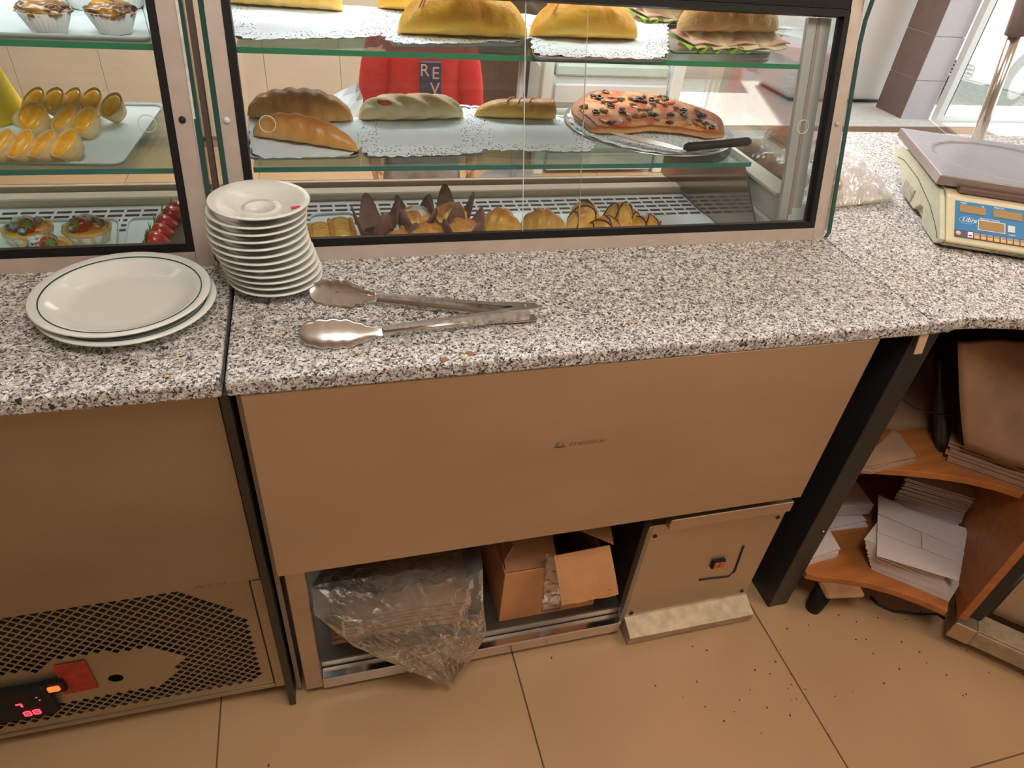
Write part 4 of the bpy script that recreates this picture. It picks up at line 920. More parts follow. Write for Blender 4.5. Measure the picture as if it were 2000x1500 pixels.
# display pole rising behind
q0 = at(1912, 262, 2, 1.0); 
pb = Vector((2.17, .86, .9)); pt = at(1988, 60, 1, .86)
tp_ = Vector((pt.x, .86, 1.42))
pb = Vector((at(1912, 262, 1, .86).x, .86, .9)); pk = at(1912, 262, 1, .86); pu = at(1985, 60, 1, .86)
dirp = (pu-pk).normalized(); b0 = pk-dirp*((pk.z-.902)/dirp.z)
obj('pole_base', MB().lathe([(0, 0), (.045, 0), (.040, .012), (0, .014)], 28, b0), steel_dk, sc)
obj('pole', MB().tube([b0+dirp*.004, pk, pu], .0165, 24), chrome, sc)
obj('pole_sleeve', MB().tube([pu-dirp*.01, pu+dirp*.16], .026, 24), M('brown_sleeve', (.22, .17, .16), .4, .4), sc)
obj('customer_display', MB().box(pu+dirp*.20+Vector((.02, 0, 0)), (.20, .07, .11), bev=.012), cream_pl, sc)

# ================================================================== BUNS IN A BAG, BESIDE THE CASE
tr_ = [at(1455, 330, 2, .905), at(1640, 402, 2, .905), at(1758, 388, 2, .905), at(1690, 318, 2, .905)]
tr_ = [Vector((max(p.x, 1.225), p.y, .9)) for p in tr_]; tr_[2] = Vector((1.515, .51, .9)); tr_[0] = Vector((1.225, .86, .9)); tr_[1] = Vector((1.225, .47, .9)); tr_[3] = Vector((1.66, .83, .9))
bt = obj('bun_tray', MB().prism([(p.x, p.y) for p in tr_], .9003, .910, 'z', bev=.002), M('pale_board', (.66, .58, .50), .6)); tag(bt, 'pale flat tray under the seeded buns, on the granite beside the right case', 'tray')
bl = ['seeded brown bun nearest the scale, showing right of the case side glass', 'seeded brown bun seen lowest through the case side glass', 'seeded brown bun second from the front on the pale tray', 'seeded brown bun stacked on top of the pale tray pile', 'seeded brown bun at the far left of the pale tray', 'seeded brown bun at the back of the pale tray']
for k, (x, y, z, a) in enumerate(((1.345, .56, .911, .8), (1.262, .60, .911, 1.9), (1.272, .68, .911, .3), (1.30, .735, .955, 1.2), (1.265, .78, .911, 2.4), (1.36, .79, .911, .2))):
    o = obj('seeded_bun', MB().loaf(.105, .072, .050, (0, 0, 0), 0, .0, 2.4, .05, 3, seed=k, amp=.22), bunm); o.location = (x, y, z); o.rotation_euler = (0, 0, a)
    tag(o, bl[k], 'bun', 'seeded buns on the pale tray')
def bbag(u, v):
    y = .475+.40*v; x = 1.228+(.275+.15*v)*u; e = (math.sin(PI*u)*math.sin(PI*v))**.5 if 0 < u < 1 and 0 < v < 1 else 0
    return (x+.01*noise.noise(Vector((u*9, v*7, 0))), y+.012*noise.noise(Vector((u*7, v*9, 4))), .912+e*.085*(1-.55*u)+e*.014*noise.noise(Vector((u*11, v*13, 2)))+.008*abs(noise.noise(Vector((u*15+v*9, v*5, 7)))))
cb_ = obj('clear_bread_bag', MB().sheet(bbag, 40, 50, .0003, False), film2); tag(cb_, 'clear crinkled plastic bag covering the seeded buns beside the scale', 'bag')
for i, (a_, b_) in enumerate((((.35, .9), (.98, .12)), ((.28, .75), (.80, .10)), ((.5, .8), (.99, .3)))):
    P3 = [Vector(bbag(a_[0]+(b_[0]-a_[0])*t, a_[1]+(b_[1]-a_[1])*t))+Vector((0, 0, .002)) for t in np.linspace(0, 1, 14)]
    obj('crease', MB().tube(P3, .0014, 5), film2, cb_)

# ================================================================== PAPERS AND TRAYS IN THE CASE
def span(ax, ay, bx_, by, z):
    a = at(ax, ay, 2, z); b = at(bx_, by, 2, z); return (a+b)/2, (b-a).length, math.atan2(b.y-a.y, b.x-a.x)
def doily(px4, z, lab, lac=True, name='paper_doily', amp=.003, ymax=.80, lift=None):
    c = [at(x, y, 2, z) for x, y in px4]; c = [Vector((p.x, min(p.y, ymax), z)) for p in c]
    def f(u, v):
        p = (c[0]*(1-u)+c[1]*u)*(1-v)+(c[3]*(1-u)+c[2]*u)*v; e = 1-(1-(2*u-1)**8)*(1-(2*v-1)**8)
        d = (p-sum(c, Vector())/4)
        sc_ = 1+e*.02*math.sin((u-v)*60)-.10*max(0, abs(2*u-1)*abs(2*v-1))**6
        return sum(c, Vector())/4+Vector((d.x*sc_, d.y*sc_, .0012+abs(amp*noise.noise(Vector((u*4+c[0].x*9, v*4, 1))))+(lift(u, v) if lift else 0)))
    cen = sum(c, Vector())/4
    t = thing(name, lab, 'paper', (cen.x, cen.y, z))
    b = .17 if lac else 0
    g = lambda u, v: f(b+(1-2*b)*u, b+(1-2*b)*v)
    obj('paper_middle', MB().sheet(g, 16, 16, .0004, False), paper, t)
    if lac:
        for (ua, ub, va, vb) in ((0, 1, 0, b), (0, 1, 1-b, 1), (0, b, b, 1-b), (1-b, 1, b, 1-b)):
            obj('lace_border', MB().sheet(lambda u, v: f(ua+(ub-ua)*u, va+(vb-va)*v), 40 if ub-ua > .5 else 8, 40 if vb-va > .5 else 8, .0004, False), lace, t)
    return t
def tray(px4, z, lab, mat=traymet, th=.0022, ymax=.80, r=.02):
    c = [at(x, y, 2, z) for x, y in px4]; c = [Vector((p.x, min(p.y, ymax), z)) for p in c]; cen = sum(c, Vector())/4
    pts = []
    for i in range(4):
        p = c[i]; a = (c[i-1]-p).normalized(); b = (c[(i+1) % 4]-p).normalized()
        for k in range(6):
            s = k/5; pts.append((p+a*r*(1-s)**2+b*r*s**2-cen).to_2d())
    o = obj('tray', MB().prism([tuple(p) for p in pts], 0, th, 'z', bev=.0005), mat); o.location = cen; tag(o, lab, 'tray')
    rim = []
    for i in range(len(pts)): rim.append((pts[i][0], pts[i][1], th+.003))
    inner = MB(); n = len(pts); vs = [(p[0], p[1], th*.5) for p in pts]+[(p[0]*1.03, p[1]*1.03, th+.006) for p in pts]+[(p[0]*1.035, p[1]*1.035, th+.0052) for p in pts]+[(p[0]*1.005, p[1]*1.005, th*.3) for p in pts]
    fs = []
    for i in range(n):
        j = (i+1) % n
        for k in range(3): fs.append((k*n+i, k*n+j, (k+1)*n+j, (k+1)*n+i))
        fs.append((3*n+i, 3*n+j, j, i))
    inner.add(vs, fs, True); obj('tray_rim', inner, mat, o, local=True)
    return o

# ---- lower shelf of the right case
zl = SL+.0004
tray([(488, 314), (700, 310), (690, 205), (492, 200)], zl, 'metal tray under the two brown bread rolls')
doily([(490, 312), (702, 306), (712, 210), (485, 195)], zl+.006, 'plain white paper under the two brown bread rolls', False, amp=.006, lift=lambda u, v: .055*max(0, v-.75)*4*max(0, u-.55)*2.2)
tray([(712, 310), (945, 304), (905, 195), (700, 200)], zl, 'metal tray under the pale ham bread')
doily([(706, 309), (952, 302), (908, 197), (690, 205)], zl+.006, 'white lace doily under the pale ham bread', amp=.004)
doily([(925, 294), (1160, 299), (1160, 238), (905, 196)], zl+.006, 'white lace doily under the cut golden pastry roll', amp=.004)
tray([(930, 292), (1150, 298), (1155, 240), (915, 205)], zl, 'metal tray under the cut golden pastry roll')
ZF = zl+.0095
def roll(name, lab, cat, ax, ay, bx_, by, z, W_, H_, mat, **k):
    c, L, a = span(ax, ay, bx_, by, z); o = obj(name, MB().loaf(L, W_, H_, **k), mat); o.location = (c.x, c.y+k.get('dy', 0), z); o.rotation_euler.z = a; tag(o, lab, cat); return o
roll('bread_roll', 'large brown ridged bread roll lying behind another on white paper', 'bread', 482, 228, 690, 236, ZF, .085, .062, brownb, ridge=.10, nr=7, bend=.012, p=2.2, skew=.1)
roll('bread_roll', 'narrower dark brown bread roll in front on the white paper', 'bread', 498, 262, 702, 294, ZF, .062, .050, brownb, ridge=.09, nr=6, bend=-.010, p=2.0, taper=-.18, skew=.1)
hb = roll('ham_bread', 'pale twisted bread roll with ham showing in its slits', 'bread', 700, 232, 905, 228, ZF, .075, .050, paleb, ridge=.24, nr=4, bend=0, p=4, skew=.45)
for (lx_, ly_, s_) in ((-.062, -.018, 1.0), (-.005, -.008, .55), (.042, -.004, .55)): obj('ham_slit', MB().blob((lx_, ly_, .040-(.002 if s_ > .9 else 0)), (.014*s_+.003, .008*s_+.002, .007), 1, .1, rot=Matrix.Rotation(-.6, 4, 'Z')), sausage, hb, local=True)
gp = thing('cut_pastry_roll', 'cut end piece of a golden pastry roll on a white lace doily', 'pastry', tuple(span(926, 226, 1078, 230, ZF)[0]), span(926, 226, 1078, 230, ZF)[2])
L_ = span(926, 226, 1078, 230, ZF)[1]
m_ = MB().loaf(L_*1.5, .062, .040, (L_*.25, 0, 0), p=3, ridge=.02, nr=5)
for v in m_.v: v.x = min(v.x, L_/2)
obj('pastry_body', m_, golden2, gp, local=True)
obj('cut_face', MB().blob((L_/2, 0, .019), (.003, .028, .018), 2, .05), paleb, gp, local=True)
for k in range(3): obj('slash', MB().tube([(-.02+k*.025, -.016, .0345), (-.012+k*.025, 0, .0405), (.0+k*.025, .012, .038)], .0022, 6), brownb, gp, local=True)
# pizza on a round metal tray
pc = (at(1095, 225, 2, zl)+at(1455, 300, 2, zl))/2
cx, cy = at(1270, 250, 2, zl+.01).x, .655
pr_ = .165
rt = thing('round_tray', 'round steel pizza tray on the lower glass shelf', 'tray', (cx, cy, zl+.0005))
obj('tray_dish', MB().lathe([(0, 0), (.135, 0), (.175, .007), (.193, .010), (.194, .0114), (.175, .0086), (.135, .0016), (0, .0016)], 64), traymet, rt, local=True)
dp = obj('paper_round', MB().lathe([(0, .0020), (.135, .0024), (.184, .0120), (.184, .0124), (.135, .0030), (0, .0026)], 80, flute=lambda i, j: 1+.02*math.sin(i*2)), lace); dp.location = (cx, cy, zl+.0005); tag(dp, 'round lace paper lining the steel pizza tray', 'paper')
pz_ = thing('pizza', 'half eaten pizza with olives, mushrooms and tomato on a round tray', 'pizza', (cx, cy, zl+.0045))
pz_.scale = (1.17, 1.17, .85); pz_.rotation_euler = (math.radians(5), 0, math.radians(-4)); pz_.location.z += .010
def prad(a):
    return .150*(1+.05*math.sin(a*3+1)+.03*math.sin(a*7))
out = []
for i in range(40):
    a = math.radians(-12+212*i/39); out.append((prad(a)*math.cos(a), prad(a)*math.sin(a)))
cut = [(-.118, -.052), (-.06, -.050), (-.01, -.035), (.05, -.042), (.10, -.062), (.135, -.058)]
poly = out+cut
obj('crust', MB().prism(poly, 0, .013, 'z', bev=.004, seg=2), pizzac, pz_, local=True)
tp2 = [(p[0]*.90+.002, p[1]*.90+.004) for p in poly]
obj('topping', MB().prism(tp2, .0125, .0175, 'z', bev=.0015), pizzat, pz_, local=True)
rr = random.Random(5)
def inside(): 
    while True:
        x, y = rr.uniform(-.13, .13), rr.uniform(-.05, .13)
        if in_poly((x, y), [(p[0]*.84, p[1]*.84) for p in poly]): return x, y
for k in range(6):
    x, y = ((-.03, .02), (.0, .055), (-.085, -.02), (.06, .09), (.105, -.02), (-.06, .09))[k]
    obj('tomato_slice', MB().lathe([(0, .017), (.021, .017), (.024, .019), (.021, .0215), (.008, .0205), (0, .0205)], 20, (x, y, 0), flute=lambda i, j: 1+.05*math.sin(i*2)), tomato, pz_, local=True)
for k in range(24):
    x, y = inside(); obj('olive_ring', MB().torus((x, y, .0225), .0058, .0026, Matrix.Rotation(rr.uniform(-.3, .3), 4, 'X'), 14, 6), olive, pz_, local=True)
for k in range(34):
    x, y = inside(); a = rr.uniform(0, 6.3)
    obj('mushroom_slice', MB().tube([(x, y, .021), (x+.008*math.cos(a), y+.008*math.sin(a), .023), (x+.013*math.cos(a+.7), y+.013*math.sin(a+.7), .021)], [.0035, .0045, .002], 6), mush, pz_, local=True)
kn = thing('cake_server', 'steel cake server with black handle lying on the pizza tray', 'server', (cx, cy-.08, zl+.02))
h0 = at(1338, 288, 2, zl+.028); h1 = at(1465, 276, 2, zl+.034); b0_ = at(1190, 262, 2, zl+.021)
dh = (h1-h0).normalized(); nh = Vector((-dh.y, dh.x, 0)).normalized()
obj('handle', MB().tube([h0, h0+dh*.008, h0.lerp(h1, .5), h1-dh*.008, h1], [.006, .0095, .0085, .0095, .006], 14), black_rub, kn)
bd_ = (h0-b0_); bl_ = [b0_, b0_.lerp(h0, .25)-nh*.022, b0_.lerp(h0, .8)-nh*.020, h0-nh*.004, h0+nh*.004, b0_.lerp(h0, .8)+nh*.020, b0_.lerp(h0, .2)+nh*.016]
obj('blade', MB().prism([(p.x, p.y) for p in bl_], zl+.0235, zl+.0245, 'z'), chrome, kn)

# ---- upper shelf of the right case
zu = SU+.0004
tray([(462, 78), (720, 75), (735, 20), (450, 0)], zu, 'metal tray under the folded yellow pastry log')
doily([(458, 80), (750, 74), (745, -10), (450, -60)], zu+.007, 'white lace doily under the folded yellow pastry log', amp=.005)
tray([(765, 92), (1020, 90), (1000, 10), (740, 5)], zu, 'metal tray under the two large golden turnovers')
doily([(752, 88), (1035, 84), (1010, -25), (705, -25)], zu+.007, 'white lace doily under the two large golden turnovers', amp=.005)
tray([(1045, 118), (1300, 122), (1262, 45), (1035, 50)], zu, 'metal tray under the single golden turnover')
doily([(1040, 112), (1305, 118), (1270, 25), (1020, 20)], zu+.007, 'white lace doily under the single golden turnover', amp=.005)
tray([(1310, 106), (1500, 108), (1520, 60), (1300, 50)], zu, 'oval dark metal tray under the ham sandwiches')
ZG = zu+.0105
roll('pastry_log', 'folded yellow pastry log at the top left of the right case', 'pastry', 440, 4, 672, 20, ZG, .07, .052, golden2, ridge=.05, nr=8, p=6, bend=0)
def turnover(lab, ax, ay, bx_, by, W_, H_, mat, bend, seed, dx=0):
    c, L, a = span(ax, ay, bx_, by, ZG); t = thing('golden_turnover', lab, 'pastry', (c.x, c.y, ZG), a)
    obj('pastry_body', MB().loaf(L, W_, H_, bend=bend, p=1.7, ridge=.03, nr=4, amp=.10, seed=seed, skew=.2, lobe=.25, rings=56, seg=32), mat, t, local=True)
    for k in range(4):
        x = -L*.28+L*.19*k
        obj('crust_fold', MB().tube([(x-.018, -W_*.30, H_*.55), (x, -W_*.10, H_*.86), (x+.014, W_*.10, H_*.86)], [.0012, .0028, .0012], 6), mat, t, local=True)
    return t
turnover('large golden turnover in front, second from left on the top shelf', 775, 62, 1027, 72, .115, .085, golden, -.012, 1)
turnover('golden turnover behind another, partly hidden by the top door frame', 738, 16, 960, 20, .10, .075, golden, .01, 4)
turnover('single golden turnover with flat top on its own lace doily', 1033, 68, 1240, 74, .11, .078, golden, -.008, 2)
def sandwich(lab, ax, ay, bx_, by, k):
    c, L, a = span(ax, ay, bx_, by, ZG); t = thing('ham_sandwich', lab, 'sandwich', (c.x, c.y+.01, ZG-.003), a)
    obj('bottom_bun', MB().loaf(L*.92, .080, .016, (0, 0, 0), p=3, seed=k), sandb, t, local=True)
    obj('lettuce_leaf', MB().sheet(lambda u, v: (-L*.50+L*.62*u, -.052+.09*v, .017+.006*math.sin(u*26+v*3)*(1-v)-.010*(1-v)), 40, 8, .001), lettuce, t, local=True)
    obj('ham_slice', MB().sheet(lambda u, v: (-L*.46+L*.95*u, -.048+.09*v, .023+.003*math.sin(u*15)-.006*(1-v)), 30, 6, .002), ham, t, local=True)
    for q in range(3):
        xx = -L*.44+q*L*.30
        obj('cheese_slice', MB().sheet(lambda u, v: (xx+L*.30*u+.010*v, -.052+.090*v+.004*math.sin(u*4+q), .030-.020*(1-v)**2+.002*math.sin(u*8)), 12, 8, .002), cheese, t, local=True)
    obj('top_bun', MB().loaf(L*.98, .088, .070, (0, .006, .029), ridge=.15, nr=5, p=2.4, skew=.25, seed=k+3, amp=.09), sandb, t, local=True)
    return t
sandwich('croissant sandwich with cheese and lettuce, in front on the dark tray', 1322, 92, 1516, 92, 1)
sandwich('cheese and lettuce sandwich behind another at the top right', 1238, 38, 1400, 40, 2)
# crumpled cling film in the upper right corner
def cf(u, v): return (1.075+.045*u+.012*noise.noise(Vector((u*6, v*9, 1))), .60+.12*u, SU+.002+.13*v*(1-.25*u)+.01*noise.noise(Vector((u*9, v*9, 3))))
tag(obj('cling_film', MB().sheet(cf, 24, 30, .0003, False), film2), 'crumpled clear film at the right end of the top shelf', 'film')

# ---- deck of the right case
ZD = DECK+.0004
tray([(612, 520), (698, 512), (690, 420), (607, 425)], ZD, 'white tray under the apple pastries', melam)
ap = []
for k, (px, py, lb_) in enumerate(((628, 462, 'glazed apple pastry slice just right of the saucer stack'), (668, 452, 'second glazed apple pastry slice from the saucer stack'))):
    c = at(px, py, 2, ZD+.025); t = thing('apple_slice', lb_, 'pastry', (c.x, c.y, ZD+.004), .05)
    obj('pastry_base', MB().box((0, 0, .014), (.052, .095, .026), bev=.005, seg=2), crois, t, local=True)
    for e in (-1, 1): obj('pastry_side', MB().loaf(.098, .012, .012, (e*.022, 0, .024), PI/2, p=6), golden2, t, local=True)
    for q in range(7): obj('apple_piece', MB().blob((0, -.036+q*.012, .0305), (.018, .0085, .0042), q, .06, sub=2, rot=Matrix.Rotation(.5, 4, 'X')), apple, t, local=True)
for k, (x_, y_) in enumerate(((735, 458), (772, 470))): pass
def tulip_cup(c, lab, seed, topmat=muffin, h_=1.0, showtop=True, rz=0):
    t = thing('tulip_muffin', lab, 'muffin', tuple(c), rz)
    def fl(i, j):
        return 1
    vs = []; fs = []; nseg = 48; prof_ = [(.024, 0), (.030, .022), (.036, .045), (.041, .062), (.046, .080)]
    for i in range(nseg):
        a = 2*PI*i/nseg; pk = abs(math.cos(a*2))**2.2; 
        for j, (r_, z_) in enumerate(prof_):
            f_ = j/4; rr_ = r_*(1+.10*f_*math.cos(a*4)+.03*noise.noise(Vector((a, j, seed)))); zz = z_*(1 if j < 3 else (.55+.60*pk*(1 if j == 4 else .85)))*h_
            zz = max(zz, prof_[2][1]*h_+.002*(j-2)) if j > 2 else zz
            vs.append((rr_*math.cos(a), rr_*math.sin(a), zz))
    for i in range(nseg):
        for j in range(4): a = i*5+j; b_ = ((i+1) % nseg)*5+j; fs.append((a, b_, b_+1, a+1))
    cup = obj('paper_cup', MB().add(vs, fs, True), tulip, t, local=True); md = cup.modifiers.new('paper', 'SOLIDIFY'); md.thickness = .0008
    obj('cup_bottom', MB().lathe([(0, .0004), (.024, .0004), (.024, .0012), (0, .0012)], 24), tulip, t, local=True)
    if showtop: obj('muffin_top', MB().blob((0, 0, .046*h_), (.037, .037, .030), seed, .22, 2.5, 4), topmat, t, local=True)
    return t
tl = ['tulip-paper muffin leftmost, nearest the apple pastries', 'tulip-paper muffin at the back with browned top and icing sugar', 'tulip-paper muffin in front with bright yellow top', 'tulip-paper muffin with tall square paper point at the back right', 'tulip-paper muffin rightmost, beside the first croissant', 'low tulip-paper muffin in front, left of the yellow-topped one']
for k, (px, py, st_) in enumerate(((735, 440, 1), (812, 425, 2), (838, 450, 3), (880, 425, 4), (905, 448, 5), (782, 462, 6))):
    c = at(px, py, 2, ZD+.055); c.z = ZD
    t = tulip_cup(c, tl[k], st_, h_=(1.15, 1.0, .8, 1.2, 1.0, .75)[k], rz=(.3, .8, .2, .1, .5, .7)[k], showtop=k not in (0,))
    if k == 0: obj('muffin_top', MB().blob((0, 0, .030), (.033, .033, .018), 8, .2, 3, 3), choco, t, local=True)
    if k == 1: obj('icing_sugar', MB().blob((.004, 0, .066), (.024, .024, .010), 9, .3, 3, 3), sugar, t, local=True)
doily([(935, 520), (1120, 512), (1090, 415), (925, 420)], ZD, 'white paper under the two plain croissants', False)
doily([(1110, 512), (1330, 500), (1262, 412), (1085, 418)], ZD, 'white paper under the chocolate drizzled croissants', False)
def croissant(lab, px, py, L, rz, drizzle=False, seed=0, H_=.055, W_=.075, zz=0):
    c = at(px, py, 2, ZD+H_*.55+zz); t = thing('croissant', lab, 'croissant', (c.x, c.y, ZD+.002+zz), rz)
    obj('dough', MB().loaf(L, W_, H_, bend=.018, p=1.6, ridge=.12, nr=4, skew=.25, seed=seed, rings=48, seg=28), crois, t, local=True)
    if drizzle:
        for k in range(5):
            x = -L*.34+L*.17*k; s_ = (-1)**k
            P3 = []
            for i in range(11):
                f_ = -1+i/5; yy = f_*W_*.46; x_ = x+s_*.012*f_; env = max(.02, (1-abs(x_/(L/2))**1.6))**.5
                P3.append((x_, yy*env+.018*((x_/(L/2))**2-.35), max(.004, H_*.3*env+H_*.70*env*math.sqrt(max(0, 1-f_*f_*.93))*1.01)))
            obj('chocolate_line', MB().tube(P3, .0019, 5), choco, t, local=True)
    return t
croissant('plain golden croissant, left one, standing by the tulip muffins', 980, 432, .105, -1.0, seed=1, H_=.072, W_=.085)
croissant('plain golden croissant, right one, beside the chocolate drizzled ones', 1062, 432, .115, -.55, seed=2, H_=.068, W_=.085)
for k, (px, py, rz, H_, lb_) in enumerate(((1138, 418, .9, .070, 'chocolate drizzled croissant tallest of its group, next to the plain croissants'), (1180, 442, .4, .052, 'chocolate drizzled croissant in front in the middle of its group'), (1215, 418, -.5, .065, 'chocolate drizzled croissant at the back of its group'), (1262, 438, -.2, .048, 'chocolate drizzled croissant at the right end by the dark side wall'))):
    croissant(lb_, px, py, .098, rz, True, k+5, H_)

# ---- left case
tray([(-140, 70), (296, 84), (282, -8), (-140, -20)], SU+.0004, 'white melamine tray under the burnt custard cups', melam, .004)
def custard_cup(lab, px, py, k):
    c = at(px, py, 2, SU+.006); t = thing('custard_cup', lab, 'custard cup', (c.x, c.y, SU+.0055))
    obj('fluted_cup', MB().lathe([(0, 0), (.022, 0), (.0235, .001), (.037, .0315), (.0362, .0315), (.022, .002), (0, .001)], 120, flute=lambda i, j: 1+(.022 if i % 4 < 2 else -.012)*(1 if 2 < j < 5 or j == 3 else .5)), cup_m, t, local=True)
    obj('custard_top', MB().blob((0, 0, .032), (.0355, .0355, .012), k, .28, 3, 4), burnt, t, local=True)
    obj('yellow_centre', MB().blob((.0-.004*k, 0, .0395), (.017, .014, .0055), k+3, .2, 3, 3), custard, t, local=True)
custard_cup('burnt custard cup with yellow centre, left one in front on the top left shelf', 98, 62, 1)
custard_cup('dark burnt custard cup, right one in front on the top left shelf', 226, 62, 2)
custard_cup('burnt custard cup behind the left one, mostly above the frame', 105, 12, 3)
custard_cup('pale fluted custard cup behind the two front ones', 170, 14, 5)
custard_cup('burnt custard cup behind, at the right, mostly above the frame', 252, 12, 6)
tray([(-90, 322), (238, 326), (318, 212), (20, 208)], SL+.0004, 'white melamine tray under the small boat-shaped custard tarts', melam, .004, .84)
tsh = None
rows_ = [[(30, 310), (68, 310), (112, 310), (152, 308)], [(48, 255), (90, 258), (150, 258), (185, 262)], [(88, 222), (124, 222), (160, 222), (196, 222), (236, 232)]]
nmr = ['front', 'middle', 'back']
nth = ['first', 'second', 'third', 'fourth', 'fifth']
def boat(lab, c, rz, first):
    if first is not None: return dup(first, tuple(c), rz, lab)
    t = thing('boat_tart', lab, 'tart', tuple(c), rz, 'small boat-shaped custard tarts')
    obj('tart_shell', MB().lathe([(0, 0), (.014, 0), (.0155, .001), (.0235, .034), (.0225, .0352), (.0205, .033), (.019, .030), (0, .028)], 36, sy=1.5), shell, t, local=True)
    obj('custard_filling', MB().lathe([(0, .0372), (.010, .0368), (.0165, .0350), (.0200, .0325), (.0200, .0305)], 30, sy=1.5), custard, t, local=True)
    return t
for r_, row in enumerate(rows_):
    for k, (px, py) in enumerate(row):
        c = at(px, py, 2, SL+.006+.004); c.z = SL+.0052; c.y = min(c.y, .80)
        lab = 'boat-shaped custard tart, %s from the left in the %s row' % (nth[k], nmr[r_])
        t = boat(lab, c, (-.75, -.6, -.5)[r_]+.15*math.sin(k*2.3), tsh)
        if r_ == 1 and k == 0: t.rotation_euler = (.2, 1.1, .3); t.location.z += .014; t['label'] = 'boat-shaped custard tart tipped on its side in the middle row'
        t.scale = (.84, .84, .85); t.rotation_euler.x += .6; t.location.z += .011
        if tsh is None: tsh = t
# yellow packet with dark cap at the far left
yq = at(14, 232, 2, SL+.001); yb_ = thing('yellow_packet', 'yellow tapered packet with dark cap at the far left of the lower shelf', 'packet', (yq.x-.045, min(.77, yq.y), SL+.0004))
obj('packet_body', MB().lathe([(0, 0), (.078, 0), (.080, .01), (.052, .115), (.045, .120), (0, .120)], 28), yel, yb_, local=True)
obj('cap', MB().lathe([(0, .1205), (.040, .1205), (.026, .13), (.026, .165), (.02, .175), (0, .175)], 24), M('grey_cap', (.16, .15, .15), .5), yb_, local=True)
# deck: fruit tarts and strawberry cake
tray([(-60, 560), (225, 545), (240, 412), (-40, 418)], ZD, 'white melamine tray under the three berry tarts', melam, .004, .70)
tray([(238, 545), (400, 535), (372, 405), (262, 412)], ZD, 'white tray under the strawberry topped chocolate cake', melam, .004, .70)
def strawberry(parent, c, s=.014, rot=None, cut=False):
    R_ = rot or Matrix.Identity(4)
    b = obj('strawberry', MB().lathe([(0, -s*1.25), (s*.45, -s*.95), (s*.85, -s*.2), (s*.95, s*.3), (s*.75, s*.75), (0, s*.95)], 20, c, rot=R_), berry_r, parent, local=True)
    m = MB()
    for k in range(7):
        a = 2*PI*k/7; m.add([Vector(c)+R_ @ Vector(q) for q in ((0, 0, s*1.02), (s*.35*math.cos(a-.5), s*.35*math.sin(a-.5), s*.98), (s*.95*math.cos(a), s*.95*math.sin(a), s*1.02+.003*math.sin(k*2)), (s*.35*math.cos(a+.5), s*.35*math.sin(a+.5), s*.98))], [(0, 1, 2, 3)])
    l = obj('leaf_cap', m, leaf, b, local=True); md = l.modifiers.new('t', 'SOLIDIFY'); md.thickness = .0006
    return b
def berry_tart(lab, px, py, k):
    c = at(px, py, 2, ZD+.035); t = thing('berry_tart', lab, 'tart', (c.x, c.y, ZD+.0045), k*1.1)
    obj('paper_case', MB().lathe([(0, 0), (.034, 0), (.043, .022), (.0425, .022), (.034, .001), (0, .001)], 60, flute=lambda i, j: 1+.01*(i % 2)), cup_m, t, local=True)
    obj('crust', MB().lathe([(0, .002), (.035, .002), (.0445, .026), (.0425, .030), (.038, .027), (.036, .022), (0, .021)], 60, flute=lambda i, j: 1+.025*math.sin(i*PI/2.5)), shell, t, local=True)
    obj('custard_filling', MB().lathe([(0, .0255), (.037, .0245), (.0372, .022), (0, .022)], 40), custard, t, local=True)
    rr = random.Random(k)
    for q in range(7):
        a = 1.0+q*.62; R_ = .022 if q % 2 else .030
        obj('blueberry', MB().blob((R_*math.cos(a)*.9, R_*math.sin(a)*.9, .0325+.004*(q % 2)), (.0082, .0082, .0078), q, .02, sub=2), berry_b, t, local=True)
    strawberry(t, (.006, -.012, .038), .0155, Matrix.Rotation(1.0, 4, 'X') @ Matrix.Rotation(.3, 4, 'Y'))
    for q in range(5): obj('sugar_dust', MB().blob((.010*math.cos(q*1.3)-.008, .010*math.sin(q*1.3)+.006, .043), (.007, .007, .003), q, .3, sub=2), sugar, t, local=True)
berry_tart('berry tart at the back left on the white tray', 52, 442, 0)
berry_tart('berry tart at the back right, clear of the others', 168, 440, 5)
berry_tart('berry tart in front of the other two', 88, 480, 6)
c = at(330, 455, 2, ZD+.03)
ck = thing('chocolate_cake', 'chocolate cake edged with glossy strawberries at the right of the left case', 'cake', (c.x, c.y, ZD+.0045))
obj('cake_body', MB().box((.035, .0, .017), (.085, .16, .033), bev=.005, seg=2), choco, ck, local=True)
for q, (x, y, z) in enumerate(((-.012, -.055, .030), (-.008, -.022, .032), (-.004, .012, .034), (.006, .045, .038), (.018, .062, .040), (-.016, -.038, .022))):
    strawberry(ck, (x, y, z+.004), .021, Matrix.Rotation(-1.2, 4, 'Y') @ Matrix.Rotation(.3*math.sin(q), 4, 'X'))

# ================================================================== THE CHILD BEHIND THE CASE
PX, PY = .52, 1.62
pe = thing('person', 'child in red sweatshirt and grey trousers standing behind the case, hands down', 'person', (PX, PY, 0))
def skinned(name, V, E_, R, mat, sub=2, root=0):
    me = bpy.data.meshes.new(name); me.from_pydata([Vector(v) for v in V], E_, []); o = bpy.data.objects.new(name, me); COL.objects.link(o)
    md = o.modifiers.new('skin', 'SKIN'); md.use_smooth_shade = True
    for i, r_ in enumerate(R): me.skin_vertices[0].data[i].radius = r_ if isinstance(r_, tuple) else (r_, r_); me.skin_vertices[0].data[i].use_root = (i == root)
    sb_ = o.modifiers.new('sub', 'SUBSURF'); sb_.levels = sub; sb_.render_levels = sub
    dg = bpy.context.evaluated_depsgraph_get(); m2 = bpy.data.meshes.new_from_object(o.evaluated_get(dg)); bpy.data.objects.remove(o)
    m2.materials.clear(); m2.materials.append(mat); m2.name = name
    for p in m2.polygons: p.use_smooth = True
    r = bpy.data.objects.new(name, m2); COL.objects.link(r); r.parent = pe; return r
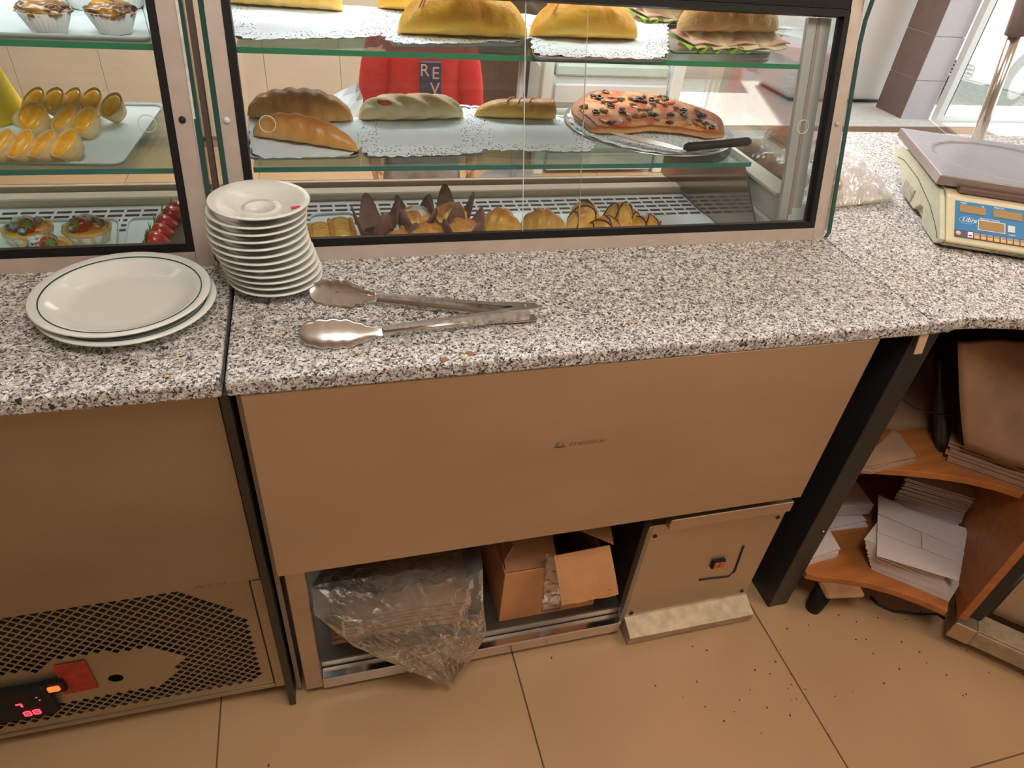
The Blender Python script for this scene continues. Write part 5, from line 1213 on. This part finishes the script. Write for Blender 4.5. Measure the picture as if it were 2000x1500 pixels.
V = [(0, 0, .68), (0, 0, .80), (0, .0, .93), (0, 0, 1.04), (0, .005, 1.09), (0, -.005, 1.16), (0, -.015, 1.25), (0, 0, 1.315)]
R = [(.10, .075), (.09, .07), (.105, .075), (.085, .06), (.038, .038), (.062, .072), (.078, .086), (.05, .06)]
E_ = [(0, 1), (1, 2), (2, 3), (3, 4), (4, 5), (5, 6), (6, 7)]
for s_ in (-1, 1):
    b = len(V); V += [(s_*.11, 0, 1.03), (s_*.165, .005, .86), (s_*.175, -.03, .66), (s_*.172, -.045, .615)]; R += [.045, .036, .024, (.027, .018)]
    E_ += [(3, b), (b, b+1), (b+1, b+2), (b+2, b+3)]
    for k, (dy, L) in enumerate(((-.026, .060), (-.010, .068), (.006, .064), (.020, .052))):
        f = len(V); V += [(s_*.172, -.045+dy, .585), (s_*.170, -.048+dy*1.15, .585-L*.5), (s_*.160, -.050+dy*1.1, .585-L)]; R += [.0105, .009, .0075]; E_ += [(b+3, f), (f, f+1), (f+1, f+2)]
    f = len(V); V += [(s_*.158, -.080, .610), (s_*.150, -.090, .580)]; R += [.011, .009]; E_ += [(b+3, f), (f, f+1)]
    l = len(V); V += [(s_*.070, 0, .62), (s_*.078, -.01, .36), (s_*.08, .0, .08), (s_*.085, -.02, .035), (s_*.09, -.12, .03)]; R += [.075, .052, .034, (.035, .035), (.035, .022)]
    E_ += [(0, l), (l, l+1), (l+1, l+2), (l+2, l+3), (l+3, l+4)]
skinned('body', V, E_, R, skin)
V = [(0, 0, .70), (0, 0, .80), (0, 0, .93), (0, 0, 1.05), (0, 0, 1.08)]; R = [(.150, .095), (.145, .090), (.140, .090), (.110, .075), (.055, .055)]; E_ = [(0, 1), (1, 2), (2, 3), (3, 4)]
for s_ in (-1, 1):
    b = len(V); V += [(s_*.120, 0, 1.025), (s_*.160, .003, .86), (s_*.176, -.028, .69), (s_*.175, -.032, .665)]; R += [.062, .056, .044, .036]; E_ += [(3, b), (b, b+1), (b+1, b+2), (b+2, b+3)]
sh = skinned('sweatshirt', V, E_, R, red_cloth)
V = [(0, 0, .73), (0, 0, .66)]; R = [(.11, .085), (.115, .088)]; E_ = [(0, 1)]
for s_ in (-1, 1):
    l = len(V); V += [(s_*.070, 0, .58), (s_*.082, -.01, .36), (s_*.085, 0, .11)]; R += [.082, .064, .050]; E_ += [(1, l), (l, l+1), (l+1, l+2)]
skinned('trousers', V, E_, R, grey_cloth)
for s_ in (-1, 1): obj('shoe', MB().blob((s_*.088, -.055, .030), (.042, .105, .034), 3, .03, flat=.85), M('white_shoe%d' % s_, (.6, .6, .6), .6), pe, local=True)
obj('hair', MB().blob((0, .022, 1.262), (.088, .092, .092), 5, .08), hair, pe, local=True)
for s_ in (-1, 1):
    obj('eye', MB().blob((s_*.028, -.088, 1.235), (.010, .006, .007), 1, 0, sub=2), whitep, pe, local=True)
    obj('ear', MB().blob((s_*.082, .0, 1.225), (.010, .020, .026), 1, 0, sub=2), skin, pe, local=True)
obj('nose', MB().blob((0, -.100, 1.212), (.011, .014, .014), 1, 0, sub=2), skin, pe, local=True)
obj('mouth', MB().blob((0, -.086, 1.180), (.020, .006, .005), 1, 0, sub=2), sausage, pe, local=True)
fy = PY-.103
obj('dark_print', MB().box((PX+.005+.0, fy+.004, .915), (.068, .012, .11), bev=.004), navy, sh) if False else None
pp = obj('chest_print', MB().box((.012, -.101, .895), (.070, .010, .120), bev=.003), navy, sh, local=True)
for ch, x, z in (('R', -.024, .912), ('E', .014, .904), ('V', .010, .857)):
    text('print_letter', ch, .052, Matrix.Translation((PX+x, fy-.0035, z)) @ Matrix.Rotation(PI/2, 4, 'X'), pinkp, pe, .0006)
